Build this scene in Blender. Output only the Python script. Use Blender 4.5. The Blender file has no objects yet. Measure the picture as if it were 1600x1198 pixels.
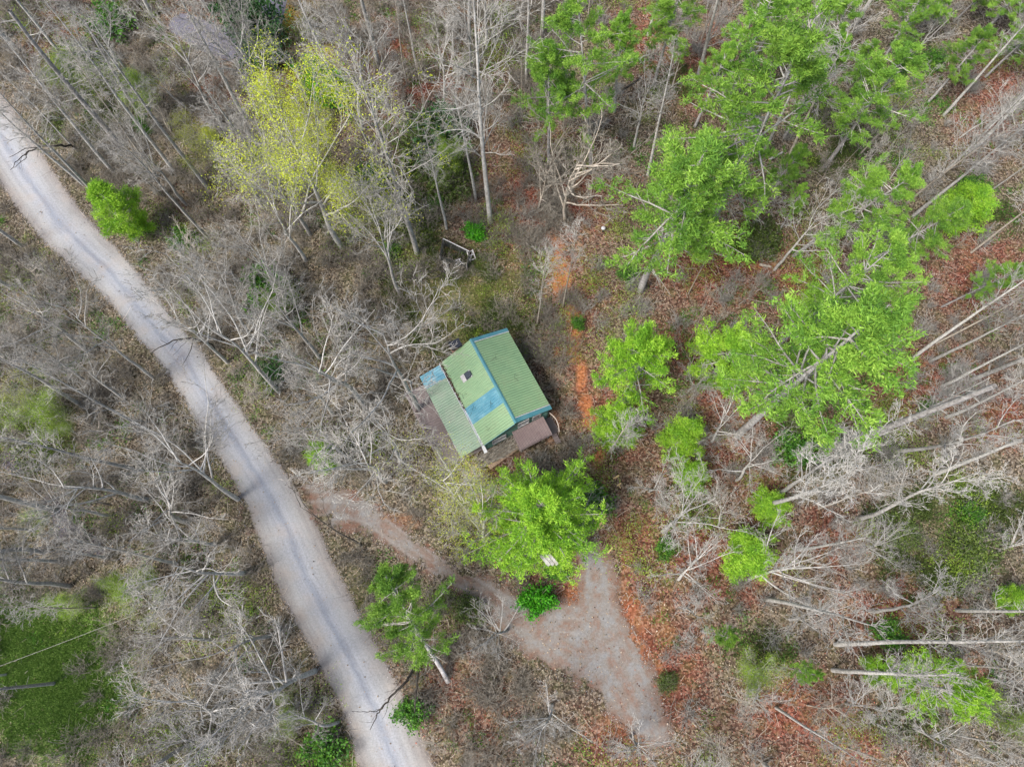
import bpy, math, random
import numpy as np
from mathutils import Vector, Matrix, Quaternion, noise as mnoise

# ---------------------------------------------------------------- camera, sky, sun
F_PX, TILT, CAM_H = 1109.0, math.atan(356/1109), 75.0     # drone 75 m above the ground, looking almost straight down
scene = bpy.context.scene
cam_d = bpy.data.cameras.new("camera")
cam_d.sensor_width = 36.0
cam_d.lens = 36.0*F_PX/1600
cam_d.clip_end = 6000
cam = bpy.data.objects.new("camera", cam_d)
cam.location = (0, 0, CAM_H)
cam.rotation_euler = (TILT, 0, 0)
scene.collection.objects.link(cam)
scene.camera = cam

SUN_EL, SUN_AZ = math.radians(56), math.radians(232)      # azimuth clockwise from +Y: light from the south-west
world = bpy.data.worlds.new("World"); scene.world = world
world.use_nodes = True
wn = world.node_tree
bg = wn.nodes['Background']
sky = wn.nodes.new('ShaderNodeTexSky')
sky.sky_type = 'NISHITA'; sky.sun_disc = False
sky.sun_elevation = SUN_EL; sky.sun_rotation = SUN_AZ
sky.dust_density = 3.0; sky.ozone_density = 0.6
wn.links.new(sky.outputs[0], bg.inputs[0])
bg.inputs[1].default_value = 0.14
sd = bpy.data.lights.new("sun", 'SUN'); sd.energy = 2.9; sd.angle = math.radians(18); sd.color = (1.0, 0.975, 0.945)
sun = bpy.data.objects.new("sun", sd)
sv = Vector((math.sin(SUN_AZ)*math.cos(SUN_EL), math.cos(SUN_AZ)*math.cos(SUN_EL), math.sin(SUN_EL)))
sun.rotation_euler = sv.to_track_quat('Z', 'Y').to_euler()
sun.location = sv*200
scene.collection.objects.link(sun)
scene.view_settings.view_transform = 'Standard'
scene.view_settings.look = 'None'
scene.view_settings.gamma = 1.0
scene.view_settings.exposure = 0.95
scene.render.engine = 'CYCLES'
scene.cycles.max_bounces = 6
scene.cycles.transparent_max_bounces = 8

R = np.random.default_rng(7)
COL = scene.collection
TAU = 2*math.pi

# ---------------------------------------------------------------- places: where a spot seen in the photo stands on the ground
CT, ST = math.cos(TILT), math.sin(TILT)
def ray(u, v):
    a, b = (u-800)/F_PX, -(v-599)/F_PX
    return np.array([a, b*CT+ST, -CT+b*ST])
def wp(u, v, z=0.0):
    d = ray(u, v); t = (z-CAM_H)/d[2]
    return np.array([d[0]*t, d[1]*t])
def px(x, y, z=0.0):
    dz = z-CAM_H
    b = y*CT+dz*ST; c = -y*ST+dz*CT
    return 800+F_PX*x/(-c), 599-F_PX*b/(-c)
def top_of(bu, bv, tu, tv, hz=None):
    b = wp(bu, bv); d = ray(tu, tv); h = d[:2]
    if hz: return b, np.append(wp(tu, tv, hz), hz)
    t = float(np.dot(b, h)/np.dot(h, h))
    z = CAM_H+d[2]*t
    z = min(max(z, 2.0), 33.0)
    t = (z-CAM_H)/d[2]
    return b, np.array([d[0]*t, d[1]*t, z])

def sdf_line(P, pts, wid):
    """signed distance of points P (n,2) to a polyline whose half-width varies; also the offset across and along"""
    best = np.full(len(P), 1e9); acr = np.zeros(len(P)); alo = np.zeros(len(P)); s0 = 0
    for i in range(len(pts)-1):
        a, b = pts[i], pts[i+1]; ab = b-a; L = np.linalg.norm(ab)
        t = np.clip(((P-a)@ab)/(L*L), 0, 1)
        q = a+t[:, None]*ab
        dv = P-q; d = np.linalg.norm(dv, axis=1)
        w = wid[i]*(1-t)+wid[i+1]*t
        m = d-w < best
        sg = np.sign(dv[:, 0]*ab[1]-dv[:, 1]*ab[0])
        best = np.where(m, d-w, best); acr = np.where(m, sg*d, acr); alo = np.where(m, s0+t*L, alo)
        s0 += L
    return best, acr, alo

def line_px(L): return np.array([wp(a[0], a[1]) for a in L]), [a[2] for a in L]
ROAD = line_px([(-150,0,3.2),(-80,105,3.2),(-15,190,3.2),(58,300,3.0),(95,350,2.8),(145,400,2.6),(177,430,2.4),(202,460,2.3),(241,510,2.2),(286,560,2.2),
        (310,600,2.2),(372,695,2.3),(420,770,2.6),(458,850,3.0),(478,900,3.1),(532,1000,2.85),(584,1100,2.95),(618,1198,3.4),(660,1300,3.4),(700,1450,3.4)])
DRIVE = line_px([(425,800,3.4),(470,797,3.3),(520,792,2.5),(575,805,1.8),(620,838,1.4),(680,882,1.15),(740,915,1.3),(800,950,1.8),(860,975,2.2),(930,980,3.0)])
PARK = line_px([(915,850,1.5),(930,885,2.1),(935,940,2.5),(930,990,3.6),(955,1030,3.6),(985,1080,3.0),(1015,1135,2.2)])
PARK2 = line_px([(800,965,2.0),(860,1000,2.6),(930,1030,3.0)])
ASPH = line_px([(285,38,1.8),(330,60,2.3),(385,75,2.8),(400,30,3.6),(405,-20,4.2),(420,-80,4.2)])
CREEK = line_px([(75,780,.5),(92,800,.7),(100,830,.9),(125,845,1.1),(148,856,.8),(158,862,.4)])
CREEK2 = line_px([(8,712,.5),(18,722,.9),(28,735,.6)])
H_O = np.array([-4.13, 26.7]); H_A = math.atan2(.463, .887)
def in_house(P, m=0.0):
    c, s = math.cos(H_A), math.sin(H_A); d = P-H_O
    x = d[:, 0]*c+d[:, 1]*s; y = -d[:, 0]*s+d[:, 1]*c
    return (x > -8.8-m) & (x < 4.6+m) & (y > -12-m) & (y < 1+m)

def vnoise(P, sc, seed=0, octv=3):
    """value noise, vectorised"""
    out = np.zeros(len(P)); amp = 1; tot = 0
    for o in range(octv):
        q = P/sc*(2**o)+seed*17.3+o*5.1
        i = np.floor(q).astype(np.int64); f = q-i; f = f*f*(3-2*f)
        def h(ix, iy):
            n = (ix*374761393+iy*668265263+seed*144665+o*971) & 0x7fffffff
            n = ((n ^ (n >> 13))*1274126177) & 0x7fffffff
            return ((n ^ (n >> 16)) & 0xffff)/65535.0
        a, b, c, d = h(i[:, 0], i[:, 1]), h(i[:, 0]+1, i[:, 1]), h(i[:, 0], i[:, 1]+1), h(i[:, 0]+1, i[:, 1]+1)
        out += amp*((a*(1-f[:, 0])+b*f[:, 0])*(1-f[:, 1])+(c*(1-f[:, 0])+d*f[:, 0])*f[:, 1]); tot += amp; amp *= .5
    return out/tot
def smooth(e0, e1, x):
    t = np.clip((x-e0)/(e1-e0), 0, 1); return t*t*(3-2*t)
def hard_sdf(P):
    d = sdf_line(P, *ROAD)[0]
    for L in (DRIVE, PARK, PARK2, ASPH): d = np.minimum(d, sdf_line(P, *L)[0])
    return d
def gz(P):
    m = smooth(1.0, 5.0, hard_sdf(P))*(~in_house(P, 2.0))
    return m*(vnoise(P, 9.0, 3, 3)-.5)*0.7*smooth(0, 1, np.ones(len(P)))+m*.1

# ---------------------------------------------------------------- helpers
def tag(o, label=None, cat=None, group=None, kind=None):
    if label: o['label'] = label
    if cat: o['category'] = cat
    if group: o['group'] = group
    if kind: o['kind'] = kind
    return o
def mesh_np(name, V, Fq, mats, col=None, extra=None, smooth_=False, midx=None):
    """V (n,3); Fq (m,k) faces all of k corners"""
    me = bpy.data.meshes.new(name)
    V = np.asarray(V, dtype=np.float32); Fq = np.asarray(Fq, dtype=np.int32)
    m, k = Fq.shape
    me.vertices.add(len(V)); me.vertices.foreach_set('co', V.ravel())
    me.loops.add(m*k); me.loops.foreach_set('vertex_index', Fq.ravel())
    me.polygons.add(m); me.polygons.foreach_set('loop_start', np.arange(0, m*k, k, dtype=np.int32))
    if smooth_: me.polygons.foreach_set('use_smooth', np.ones(m, dtype=bool))
    if midx is not None: me.polygons.foreach_set('material_index', np.asarray(midx, dtype=np.int32))
    if col is not None:
        a = me.color_attributes.new('tint', 'FLOAT_COLOR', 'POINT')
        c = np.ones((len(V), 4), dtype=np.float32); c[:, :col.shape[1]] = col
        a.data.foreach_set('color', c.ravel())
    for nm, arr in (extra or {}).items():
        a = me.attributes.new(nm, 'FLOAT', 'POINT'); a.data.foreach_set('value', np.asarray(arr, dtype=np.float32))
    me.update(calc_edges=True)
    for mt in (mats if isinstance(mats, (list, tuple)) else [mats]): me.materials.append(mt)
    return me
def obj(name, me, parent=None, loc=(0, 0, 0)):
    o = bpy.data.objects.new(name, me); COL.objects.link(o); o.location = loc
    if parent: o.parent = parent
    return o
def empty(name, loc=(0, 0, 0), rz=0):
    o = bpy.data.objects.new(name, None); COL.objects.link(o); o.location = loc; o.rotation_euler = (0, 0, rz)
    o.empty_display_size = .5
    return o
class MB:
    """collects boxes, quads and bars into one mesh"""
    def __init__(s): s.v = []; s.f = []; s.mi = []
    def add(s, vs, fs, mi=0):
        o = len(s.v); s.v += [tuple(map(float, v)) for v in vs]; s.f += [tuple(i+o for i in f) for f in fs]; s.mi += [mi]*len(fs)
    def hexa(s, b, t, mi=0):      # bottom 4 pts, top 4 pts (counter-clockwise seen from above)
        s.add(list(b)+list(t), [(3,2,1,0),(4,5,6,7),(0,1,5,4),(1,2,6,5),(2,3,7,6),(3,0,4,7)], mi)
    def box(s, x0, x1, y0, y1, z0, z1, mi=0):
        s.hexa([(x0,y0,z0),(x1,y0,z0),(x1,y1,z0),(x0,y1,z0)], [(x0,y0,z1),(x1,y0,z1),(x1,y1,z1),(x0,y1,z1)], mi)
    def bar(s, a, b, w, h=None, mi=0, up=(0,0,1)):
        a, b = Vector(a), Vector(b); d = (b-a).normalized(); u = Vector(up)
        if abs(d.dot(u)) > .98: u = Vector((1,0,0))
        sx = d.cross(u).normalized()*(w/2); sy = sx.cross(d).normalized()*((h or w)/2)
        s.add([a-sx-sy, a+sx-sy, a+sx+sy, a-sx+sy, b-sx-sy, b+sx-sy, b+sx+sy, b-sx+sy],
              [(0,1,2,3),(7,6,5,4),(0,4,5,1),(1,5,6,2),(2,6,7,3),(3,7,4,0)], mi)
    def build(s, name, mats, parent=None, bevel=0, loc=(0,0,0)):
        me = bpy.data.meshes.new(name); me.from_pydata(s.v, [], s.f)
        for m in (mats if isinstance(mats, (list, tuple)) else [mats]): me.materials.append(m)
        me.polygons.foreach_set('material_index', s.mi); me.update()
        o = obj(name, me, parent, loc)
        if bevel:
            b = o.modifiers.new('bevel', 'BEVEL'); b.width = bevel; b.segments = 1; b.limit_method = 'ANGLE'
        return o

# ---------------------------------------------------------------- materials
def new_mat(name):
    m = bpy.data.materials.new(name); m.use_nodes = True
    nt = m.node_tree; b = nt.nodes['Principled BSDF']; b.inputs['Specular IOR Level'].default_value = .25
    return m, nt, b
def N(nt, t, **k):
    n = nt.nodes.new(t)
    for a, v in k.items(): setattr(n, a, v)
    return n
def noise(nt, scale, detail=4, rough=.6, vec=None, dist=0):
    n = N(nt, 'ShaderNodeTexNoise'); n.inputs['Scale'].default_value = scale; n.inputs['Detail'].default_value = detail
    n.inputs['Roughness'].default_value = rough; n.inputs['Distortion'].default_value = dist
    if vec: nt.links.new(vec, n.inputs['Vector'])
    return n
def ramp(nt, src, stops):
    r = N(nt, 'ShaderNodeValToRGB'); e = r.color_ramp.elements
    while len(e) < len(stops): e.new(.5)
    for i, (p, c) in enumerate(stops):
        e[i].position = p; e[i].color = (*c, 1) if len(c) == 3 else c
    nt.links.new(src, r.inputs[0]); return r
def mix(nt, fac, a, b, typ='MIX'):
    m = N(nt, 'ShaderNodeMix', data_type='RGBA', blend_type=typ)
    for s, v in ((0, fac), (6, a), (7, b)):
        if isinstance(v, (int, float)): m.inputs[s].default_value = v
        elif isinstance(v, tuple): m.inputs[s].default_value = (*v, 1)
        else: nt.links.new(v, m.inputs[s])
    return m.outputs[2]
def math_(nt, op, a, b=0.0, c=None):
    m = N(nt, 'ShaderNodeMath', operation=op)
    for i, v in enumerate((a, b, c)):
        if v is None: continue
        if isinstance(v, (int, float)): m.inputs[i].default_value = v
        else: nt.links.new(v, m.inputs[i])
    return m.outputs[0]
def attr(nt, name):
    return N(nt, 'ShaderNodeAttribute', attribute_name=name)
def bump(nt, b, h, strength=.5, dist=.05):
    n = N(nt, 'ShaderNodeBump'); n.inputs['Strength'].default_value = strength; n.inputs['Distance'].default_value = dist
    nt.links.new(h, n.inputs['Height']); nt.links.new(n.outputs[0], b.inputs['Normal'])
def geo_pos(nt): return N(nt, 'ShaderNodeNewGeometry').outputs['Position']

def bark(name, c0, c1, c2):
    m, nt, b = new_mat(name)
    tc = N(nt, 'ShaderNodeTexCoord')
    n = noise(nt, 3.0, 5, .7, tc.outputs['Object'])
    r = ramp(nt, n.outputs[0], [(.3, c0), (.5, c1), (.72, c2)])
    oi = N(nt, 'ShaderNodeObjectInfo')
    k = N(nt, 'ShaderNodeMapRange'); nt.links.new(oi.outputs['Random'], k.inputs[0]); k.inputs[3].default_value = .78; k.inputs[4].default_value = 1.18
    c = N(nt, 'ShaderNodeVectorMath', operation='SCALE'); nt.links.new(r.outputs[0], c.inputs[0]); nt.links.new(k.outputs[0], c.inputs[3])
    nt.links.new(c.outputs[0], b.inputs['Base Color'])
    b.inputs['Roughness'].default_value = .9; b.inputs['Specular IOR Level'].default_value = .1
    n2 = noise(nt, 14, 4, .7, tc.outputs['Object']); bump(nt, b, n2.outputs[0], .6, .06)
    return m
M = {}
M['bark_grey'] = bark('bark_grey', (.20,.185,.165), (.40,.38,.345), (.62,.60,.56))
M['bark_tan'] = bark('bark_tan', (.18,.15,.12), (.34,.295,.24), (.50,.45,.385))
M['bark_white'] = bark('bark_white', (.19,.175,.155), (.36,.34,.31), (.57,.55,.51))
M['bark_dark'] = bark('bark_dark', (.03,.026,.022), (.055,.048,.04), (.12,.11,.09))
M['bark_pine'] = bark('bark_pine', (.16,.145,.135), (.32,.30,.285), (.54,.52,.50))
M['twig_grey'] = bark('twig_grey', (.16,.148,.125), (.32,.30,.265), (.53,.51,.465))
M['twig_tan'] = bark('twig_tan', (.13,.11,.085), (.27,.24,.195), (.44,.41,.35))
M['twig_white'] = bark('twig_white', (.22,.205,.18), (.385,.365,.33), (.60,.58,.54))

def leafmat(name, cols, trans=.35, var=.25):
    """leaf colour by per-leaf tint value; light passes through thin leaves"""
    m, nt, b = new_mat(name)
    a = attr(nt, 'tint')
    sp = N(nt, 'ShaderNodeSeparateColor'); nt.links.new(a.outputs['Color'], sp.inputs[0])
    r = ramp(nt, sp.outputs[0], [(i/(len(cols)-1), c) for i, c in enumerate(cols)])
    oi = N(nt, 'ShaderNodeObjectInfo')
    hs = N(nt, 'ShaderNodeHueSaturation'); nt.links.new(r.outputs[0], hs.inputs['Color'])
    k = N(nt, 'ShaderNodeMapRange'); nt.links.new(oi.outputs['Random'], k.inputs[0]); k.inputs[3].default_value = 1-var; k.inputs[4].default_value = 1+var*.6
    nt.links.new(k.outputs[0], hs.inputs['Value'])
    out = hs.outputs[0]
    nt.links.new(out, b.inputs['Base Color']); b.inputs['Roughness'].default_value = .6
    tr = N(nt, 'ShaderNodeBsdfTranslucent'); nt.links.new(out, tr.inputs[0])
    ms = N(nt, 'ShaderNodeMixShader'); ms.inputs[0].default_value = trans
    nt.links.new(b.outputs[0], ms.inputs[1]); nt.links.new(tr.outputs[0], ms.inputs[2])
    nt.links.new(ms.outputs[0], nt.nodes['Material Output'].inputs[0])
    return m
M['needles'] = leafmat('needles', [(.05,.13,.025), (.13,.28,.04), (.27,.47,.06), (.46,.64,.12)], .4, .2)
M['needles_lime'] = leafmat('needles_lime', [(.07,.20,.02), (.19,.40,.035), (.36,.60,.05), (.56,.74,.12)], .4, .1)
M['leaf_green'] = leafmat('leaf_green', [(.02,.07,.012), (.05,.15,.02), (.10,.26,.025), (.20,.36,.04)], .3, .2)
M['leaf_vivid'] = leafmat('leaf_vivid', [(.03,.16,.01), (.06,.30,.012), (.10,.42,.02), (.2,.5,.03)], .35, .1)
M['leaf_dark'] = leafmat('leaf_dark', [(.012,.04,.014), (.025,.075,.022), (.045,.12,.03), (.09,.2,.05)], .2, .15)
M['leaf_bud'] = leafmat('leaf_bud', [(.34,.41,.03), (.48,.56,.035), (.60,.66,.05), (.66,.70,.10)], .4, .1)
M['leaf_olive'] = leafmat('leaf_olive', [(.045,.06,.02), (.08,.12,.03), (.13,.19,.04), (.2,.26,.06)], .3, .25)
M['leaf_fresh'] = leafmat('leaf_fresh', [(.12,.20,.03), (.20,.32,.04), (.30,.44,.05), (.42,.54,.08)], .4, .2)
def tintmat(name, rough=.9, trans=0):
    m, nt, b = new_mat(name)
    a = attr(nt, 'tint'); nt.links.new(a.outputs['Color'], b.inputs['Base Color']); b.inputs['Roughness'].default_value = rough
    b.inputs['Specular IOR Level'].default_value = .15
    return m
M['litter'] = tintmat('dead_leaves'); M['sticks'] = tintmat('sticks'); M['grass'] = tintmat('grass_blades')

# ---------------------------------------------------------------- ground
def blobs(u, v, L):
    w = np.zeros(len(u))
    for cx, cy, rx, ry, s in L:
        w = np.maximum(w, s*np.exp(-(((u-cx)/rx)**2+((v-cy)/ry)**2)))
    return w
RED = [(985,960,22,70,1.3),(1012,1040,24,60,1.3),(900,930,30,30,1.1),(900,620,30,80,.9),(650,110,110,90,1),(320,20,60,30,.8),(110,60,70,50,.8),(340,150,40,60,.8),(850,310,110,110,1),(300,330,30,30,.5),(960,640,70,90,.8),
       (1130,420,120,80,1),(1250,450,60,80,1),(1100,100,80,80,.8),(1000,60,50,60,.9),(1550,150,60,80,.9),(1520,430,90,70,1),(1450,600,120,60,1),
       (1560,650,60,40,1),(1250,680,80,60,1),(1200,760,60,60,1),(1120,880,90,60,.9),(1300,830,60,50,1),(1400,960,110,60,1),(1250,1120,110,70,1),
       (1100,720,80,80,.9),(1000,850,60,80,.8),(1060,1060,60,110,.9),(1480,1060,60,40,.7),(700,1060,80,60,.6),(760,1120,80,50,.5),(960,1160,70,50,.8),
       (620,1150,60,60,.4),(1130,630,60,60,.9),(1080,540,70,60,.9),(900,470,60,110,.7),(1340,1180,100,50,.8),(700,400,25,18,.7),(840,560,60,60,.35),
       (860,870,60,50,.6),(780,730,50,30,.7),(1020,920,80,60,.7)]
GRASS = [(85,1060,120,120,1),(15,980,60,70,.9),(50,825,45,40,.5),(60,640,60,80,.35),(560,1180,50,60,.6),(25,880,50,40,.35),(300,1150,160,60,.35),(40,470,10,10,.1)]
OLIVE = [(730,480,120,90,.9),(640,330,60,100,.8),(690,290,60,60,.7),(640,430,50,50,.6),(800,430,50,60,.5),(40,680,80,80,.6),(560,950,60,90,.6),(650,1050,50,60,.35),
       (1180,380,60,50,.5),(1300,240,100,50,.5),(1370,700,90,40,.5),(1500,800,160,60,.7),(1450,880,120,70,.7),(1550,350,60,60,.4),(1060,160,60,90,.4),(300,330,60,50,.4),
       (130,170,100,90,.5),(80,210,60,60,.3),(1250,640,70,60,.6),(1260,720,70,60,.6),(1060,780,60,50,.4),(1450,1130,120,60,.5),(1180,1010,100,50,.4),(410,470,60,60,.4)]
CLAY = [(972,905,9,40,.7),(985,960,10,40,.8),(1003,1010,11,40,.8),(1025,1060,14,36,.7),(850,968,40,8,.6),(780,930,30,8,.5),(900,860,10,14,.6),(905,915,14,22,.8),(868,400,12,28,.8),(880,440,13,26,1),(893,490,10,22,.8),(900,540,9,28,.9),(905,590,8,26,1),(912,635,9,24,1),(918,660,13,10,1),(935,715,11,22,.6),(946,750,10,16,.7),
       (955,790,10,16,.4),(868,550,5,12,.6),(1000,960,50,34,.75),(1035,985,24,30,.6),(910,940,34,26,.9),(975,880,12,60,.5),(990,1010,22,60,.8),(1010,1060,18,44,.6),(960,1130,40,40,.5),
       (1065,775,10,6,.3),(1130,800,1,1,0),(505,770,40,8,.6),(620,815,40,14,.7),(700,850,20,10,.3),(1115,1130,16,16,.4),(1190,415,26,6,.5),(860,660,14,40,.5)]
GOLD = [(455,30,34,44,1),(510,95,36,30,.9),(430,85,30,30,.8),(470,120,40,30,.5)]
TANB = [(120,830,300,500,.9),(300,500,350,400,.9),(600,400,80,200,.4),(700,1100,150,120,.6)]
def frame_w(P):
    u, v = px(P[:, 0], P[:, 1])
    return u, v
def ground_axis(a, b, far, st):
    c = np.arange(a, b+1e-6, st); g = []; s = st; x = b
    while x < far: s *= 1.35; x += s; g.append(x)
    h = []; s = st; x = a
    while x > -far: s *= 1.35; x -= s; h.append(x)
    return np.array(h[::-1]+list(c)+g)
def grid_faces(nx, ny):
    i, j = np.meshgrid(np.arange(nx-1), np.arange(ny-1), indexing='ij')
    a = (i*ny+j).ravel(); return np.stack([a, a+ny, a+ny+1, a+1], 1)
gx, gy = ground_axis(-78, 78, 2500, .5), ground_axis(-22, 86, 2500, .5)
GX, GY = np.meshgrid(gx, gy, indexing='ij'); P = np.stack([GX.ravel(), GY.ravel()], 1)
inner = (np.abs(P[:, 0]) < 110) & (P[:, 1] > -40) & (P[:, 1] < 130)
U = np.full(len(P), 800.0); V_ = np.full(len(P), 600.0)
uu, vv = frame_w(P[inner]); U[inner] = uu; V_[inner] = vv
jit = (vnoise(P, 3.0, 5, 4)-.5)*90; jit2 = (vnoise(P, 3.0, 6, 4)-.5)*90
Uj, Vj = U+jit*inner, V_+jit2*inner
wr = blobs(Uj, Vj, RED); wg = blobs(Uj, Vj, GRASS); wo = blobs(Uj, Vj, OLIVE)
Uk, Vk = U+jit*.25, V_+jit2*.25
wc = blobs(Uk, Vk, CLAY); wgo = blobs(Uk, Vk, GOLD)
mot = vnoise(P, 1.6, 9, 4)
wr = np.clip(wr*1.0, 0, 1); wo = smooth(.25, .9, wo*(.55+.9*mot)); wg = smooth(.2, .65, wg*(.6+.8*mot)); wc = smooth(.16, .6, wc*(.45+1.2*vnoise(P, .8, 14, 4)))*.95*(1-.62*smooth(690, 760, V_))
ZG = gz(P); ZG[~inner] = .0
gcol = np.stack([wr, np.maximum(wg, 0), wc], 1)
m, nt, b = new_mat('forest_floor')
pos = geo_pos(nt)
a = attr(nt, 'tint'); sp = N(nt, 'ShaderNodeSeparateColor'); nt.links.new(a.outputs['Color'], sp.inputs[0])
vo = N(nt, 'ShaderNodeTexVoronoi'); vo.inputs['Scale'].default_value = 5.5; nt.links.new(pos, vo.inputs['Vector'])
spv = N(nt, 'ShaderNodeSeparateColor'); nt.links.new(vo.outputs['Color'], spv.inputs[0])
n1 = noise(nt, .35, 6, .65, pos); n2 = noise(nt, 4.0, 5, .7, pos); n3 = noise(nt, 18.0, 3, .7, pos)
leafv = math_(nt, 'MULTIPLY_ADD', spv.outputs[0], .55, math_(nt, 'MULTIPLY', n3.outputs[0], .5))
brown = ramp(nt, leafv, [(.15, (.018,.014,.010)), (.4, (.055,.043,.030)), (.62, (.12,.098,.07)), (.9, (.30,.26,.20))]).outputs[0]
red = ramp(nt, leafv, [(.15, (.028,.009,.006)), (.4, (.10,.030,.019)), (.62, (.20,.062,.040)), (.9, (.34,.16,.11))]).outputs[0]
grass_c = ramp(nt, leafv, [(.15, (.06,.11,.02)), (.5, (.11,.19,.035)), (.9, (.18,.26,.06))]).outputs[0]
clay_c = ramp(nt, leafv, [(.15, (.14,.05,.022)), (.45, (.30,.11,.043)), (.9, (.42,.18,.085))]).outputs[0]
olive_c = ramp(nt, leafv, [(.15, (.03,.04,.012)), (.5, (.10,.11,.035)), (.9, (.22,.20,.08))]).outputs[0]
gold_c = ramp(nt, leafv, [(.15, (.10,.06,.008)), (.5, (.26,.16,.02)), (.9, (.38,.26,.05))]).outputs[0]
wrn = math_(nt, 'MULTIPLY', sp.outputs[0], math_(nt, 'MULTIPLY_ADD', n1.outputs[0], 1.2, .35))
c = mix(nt, wrn, brown, red)
n4 = noise(nt, .55, 5, .7, pos)
c = mix(nt, ramp(nt, n4.outputs[0], [(.46, (0,0,0)), (.62, (.75,.75,.75))]).outputs[0], c, mix(nt, .5, olive_c, c))
c = mix(nt, attr(nt, 'olive').outputs['Fac'], c, olive_c)
c = mix(nt, attr(nt, 'gold').outputs['Fac'], c, gold_c)
c = mix(nt, sp.outputs[1], c, grass_c)
c = mix(nt, sp.outputs[2], c, clay_c)
c = mix(nt, .75, c, ramp(nt, n2.outputs[0], [(.25, (.5,.48,.46)), (.5, (1,1,1)), (.75, (1.35,1.3,1.25))]).outputs[0], 'MULTIPLY')
nt.links.new(c, b.inputs['Base Color']); b.inputs['Roughness'].default_value = .95; b.inputs['Specular IOR Level'].default_value = .1
bump(nt, b, leafv, .8, .12)
me = mesh_np('ground', np.stack([P[:, 0], P[:, 1], ZG], 1), grid_faces(len(gx), len(gy)), m, col=gcol, extra={'olive': wo*.9, 'gold': wgo}, smooth_=True)
tag(obj('ground', me), kind='structure')

def sheet(name, fn, bbox, res, z, mat, margin=.5):
    """a surface laid on the ground wherever fn(P) < margin; edge = fn for the crumbling outline"""
    ax = np.arange(bbox[0], bbox[1], res); ay = np.arange(bbox[2], bbox[3], res)
    A, B = np.meshgrid(ax, ay, indexing='ij'); Q = np.stack([A.ravel(), B.ravel()], 1)
    d, acr, alo = fn(Q)
    Fq = grid_faces(len(ax), len(ay)); keep = (d[Fq] < margin).all(1); Fq = Fq[keep]
    used = np.unique(Fq); mp = np.full(len(Q), -1); mp[used] = np.arange(len(used))
    zz = np.maximum(gz(Q[used]), 0)+z
    me = mesh_np(name, np.stack([Q[used, 0], Q[used, 1], zz], 1), mp[Fq], mat, extra={'edge': d[used], 'across': acr[used], 'along': alo[used]}, smooth_=True)
    return tag(obj(name, me), kind='structure')
def edge_mask(nt, b, width=.35, sc=2.2, wig=0.0):
    """gravel thins out towards the edge: grains there or not there"""
    pos = geo_pos(nt); e = attr(nt, 'edge').outputs['Fac']
    n = noise(nt, sc, 6, .75, pos); n2 = noise(nt, 14, 2, .8, pos)
    s = math_(nt, 'ADD', e, math_(nt, 'MULTIPLY', math_(nt, 'SUBTRACT', n.outputs[0], .5), 2.2*width*2))
    s = math_(nt, 'ADD', s, math_(nt, 'MULTIPLY', math_(nt, 'SUBTRACT', n2.outputs[0], .5), 2.0*width*2))
    if wig: s = math_(nt, 'ADD', s, math_(nt, 'MULTIPLY', math_(nt, 'SUBTRACT', noise(nt, .45, 3, .6, pos).outputs[0], .45), wig))
    k = math_(nt, 'LESS_THAN', s, 0.0)
    tr = N(nt, 'ShaderNodeBsdfTransparent'); ms = N(nt, 'ShaderNodeMixShader')
    nt.links.new(k, ms.inputs[0]); nt.links.new(tr.outputs[0], ms.inputs[1]); nt.links.new(b.outputs[0], ms.inputs[2])
    nt.links.new(ms.outputs[0], nt.nodes['Material Output'].inputs[0])
m, nt, b = new_mat('road_gravel')
pos = geo_pos(nt)
grit = noise(nt, 5, 8, .9, pos); big = noise(nt, .45, 5, .6, pos)
cx_ = N(nt, 'ShaderNodeCombineXYZ'); nt.links.new(attr(nt, 'across').outputs['Fac'], cx_.inputs[0])
nt.links.new(math_(nt, 'MULTIPLY', attr(nt, 'along').outputs['Fac'], .05), cx_.inputs[1])
streak = noise(nt, 2.2, 5, .6, cx_.outputs[0])
ac = math_(nt, 'ABSOLUTE', math_(nt, 'ADD', attr(nt, 'across').outputs['Fac'], math_(nt, 'MULTIPLY_ADD', big.outputs[0], 1.2, -.6)))
tw = ramp(nt, math_(nt, 'DIVIDE', ac, 3.6), [(0, (.20,.212,.238)), (.14, (.27,.275,.287)), (.42, (.262,.258,.25)), (.65, (.222,.206,.19)), (.9, (.165,.14,.12))])
c = mix(nt, .6, tw.outputs[0], ramp(nt, streak.outputs[0], [(.3, (.74,.72,.74)), (.5, (1,1,1)), (.7, (1.14,1.13,1.12))]).outputs[0], 'MULTIPLY')
c = mix(nt, .85, c, ramp(nt, grit.outputs[0], [(.30, (.5,.48,.46)), (.5, (1,1,1)), (.72, (1.4,1.4,1.4))]).outputs[0], 'MULTIPLY')
c = mix(nt, math_(nt, 'MULTIPLY', ramp(nt, big.outputs[0], [(.5, (0,0,0)), (.72, (1,1,1))]).outputs[0], .35), c, (.32,.26,.21))
nt.links.new(c, b.inputs['Base Color']); b.inputs['Roughness'].default_value = .95
bump(nt, b, grit.outputs[0], .5, .04); edge_mask(nt, b, .38, 2.2, .9)
sheet('gravel_road', lambda Q: sdf_line(Q, *ROAD), (-85, 5, -45, 86), .25, .012, m, .7)
def drive_sdf(Q):
    d, a_, l_ = sdf_line(Q, *DRIVE)
    for L in (PARK, PARK2):
        e, a2, l2 = sdf_line(Q, *L); k = e < d; d = np.where(k, e, d); a_ = np.where(k, a2, a_); l_ = np.where(k, l2+200, l_)
    return np.maximum(d, .5-sdf_line(Q, *ROAD)[0]), a_, l_
m, nt, b = new_mat('drive_gravel')
pos = geo_pos(nt)
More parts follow.
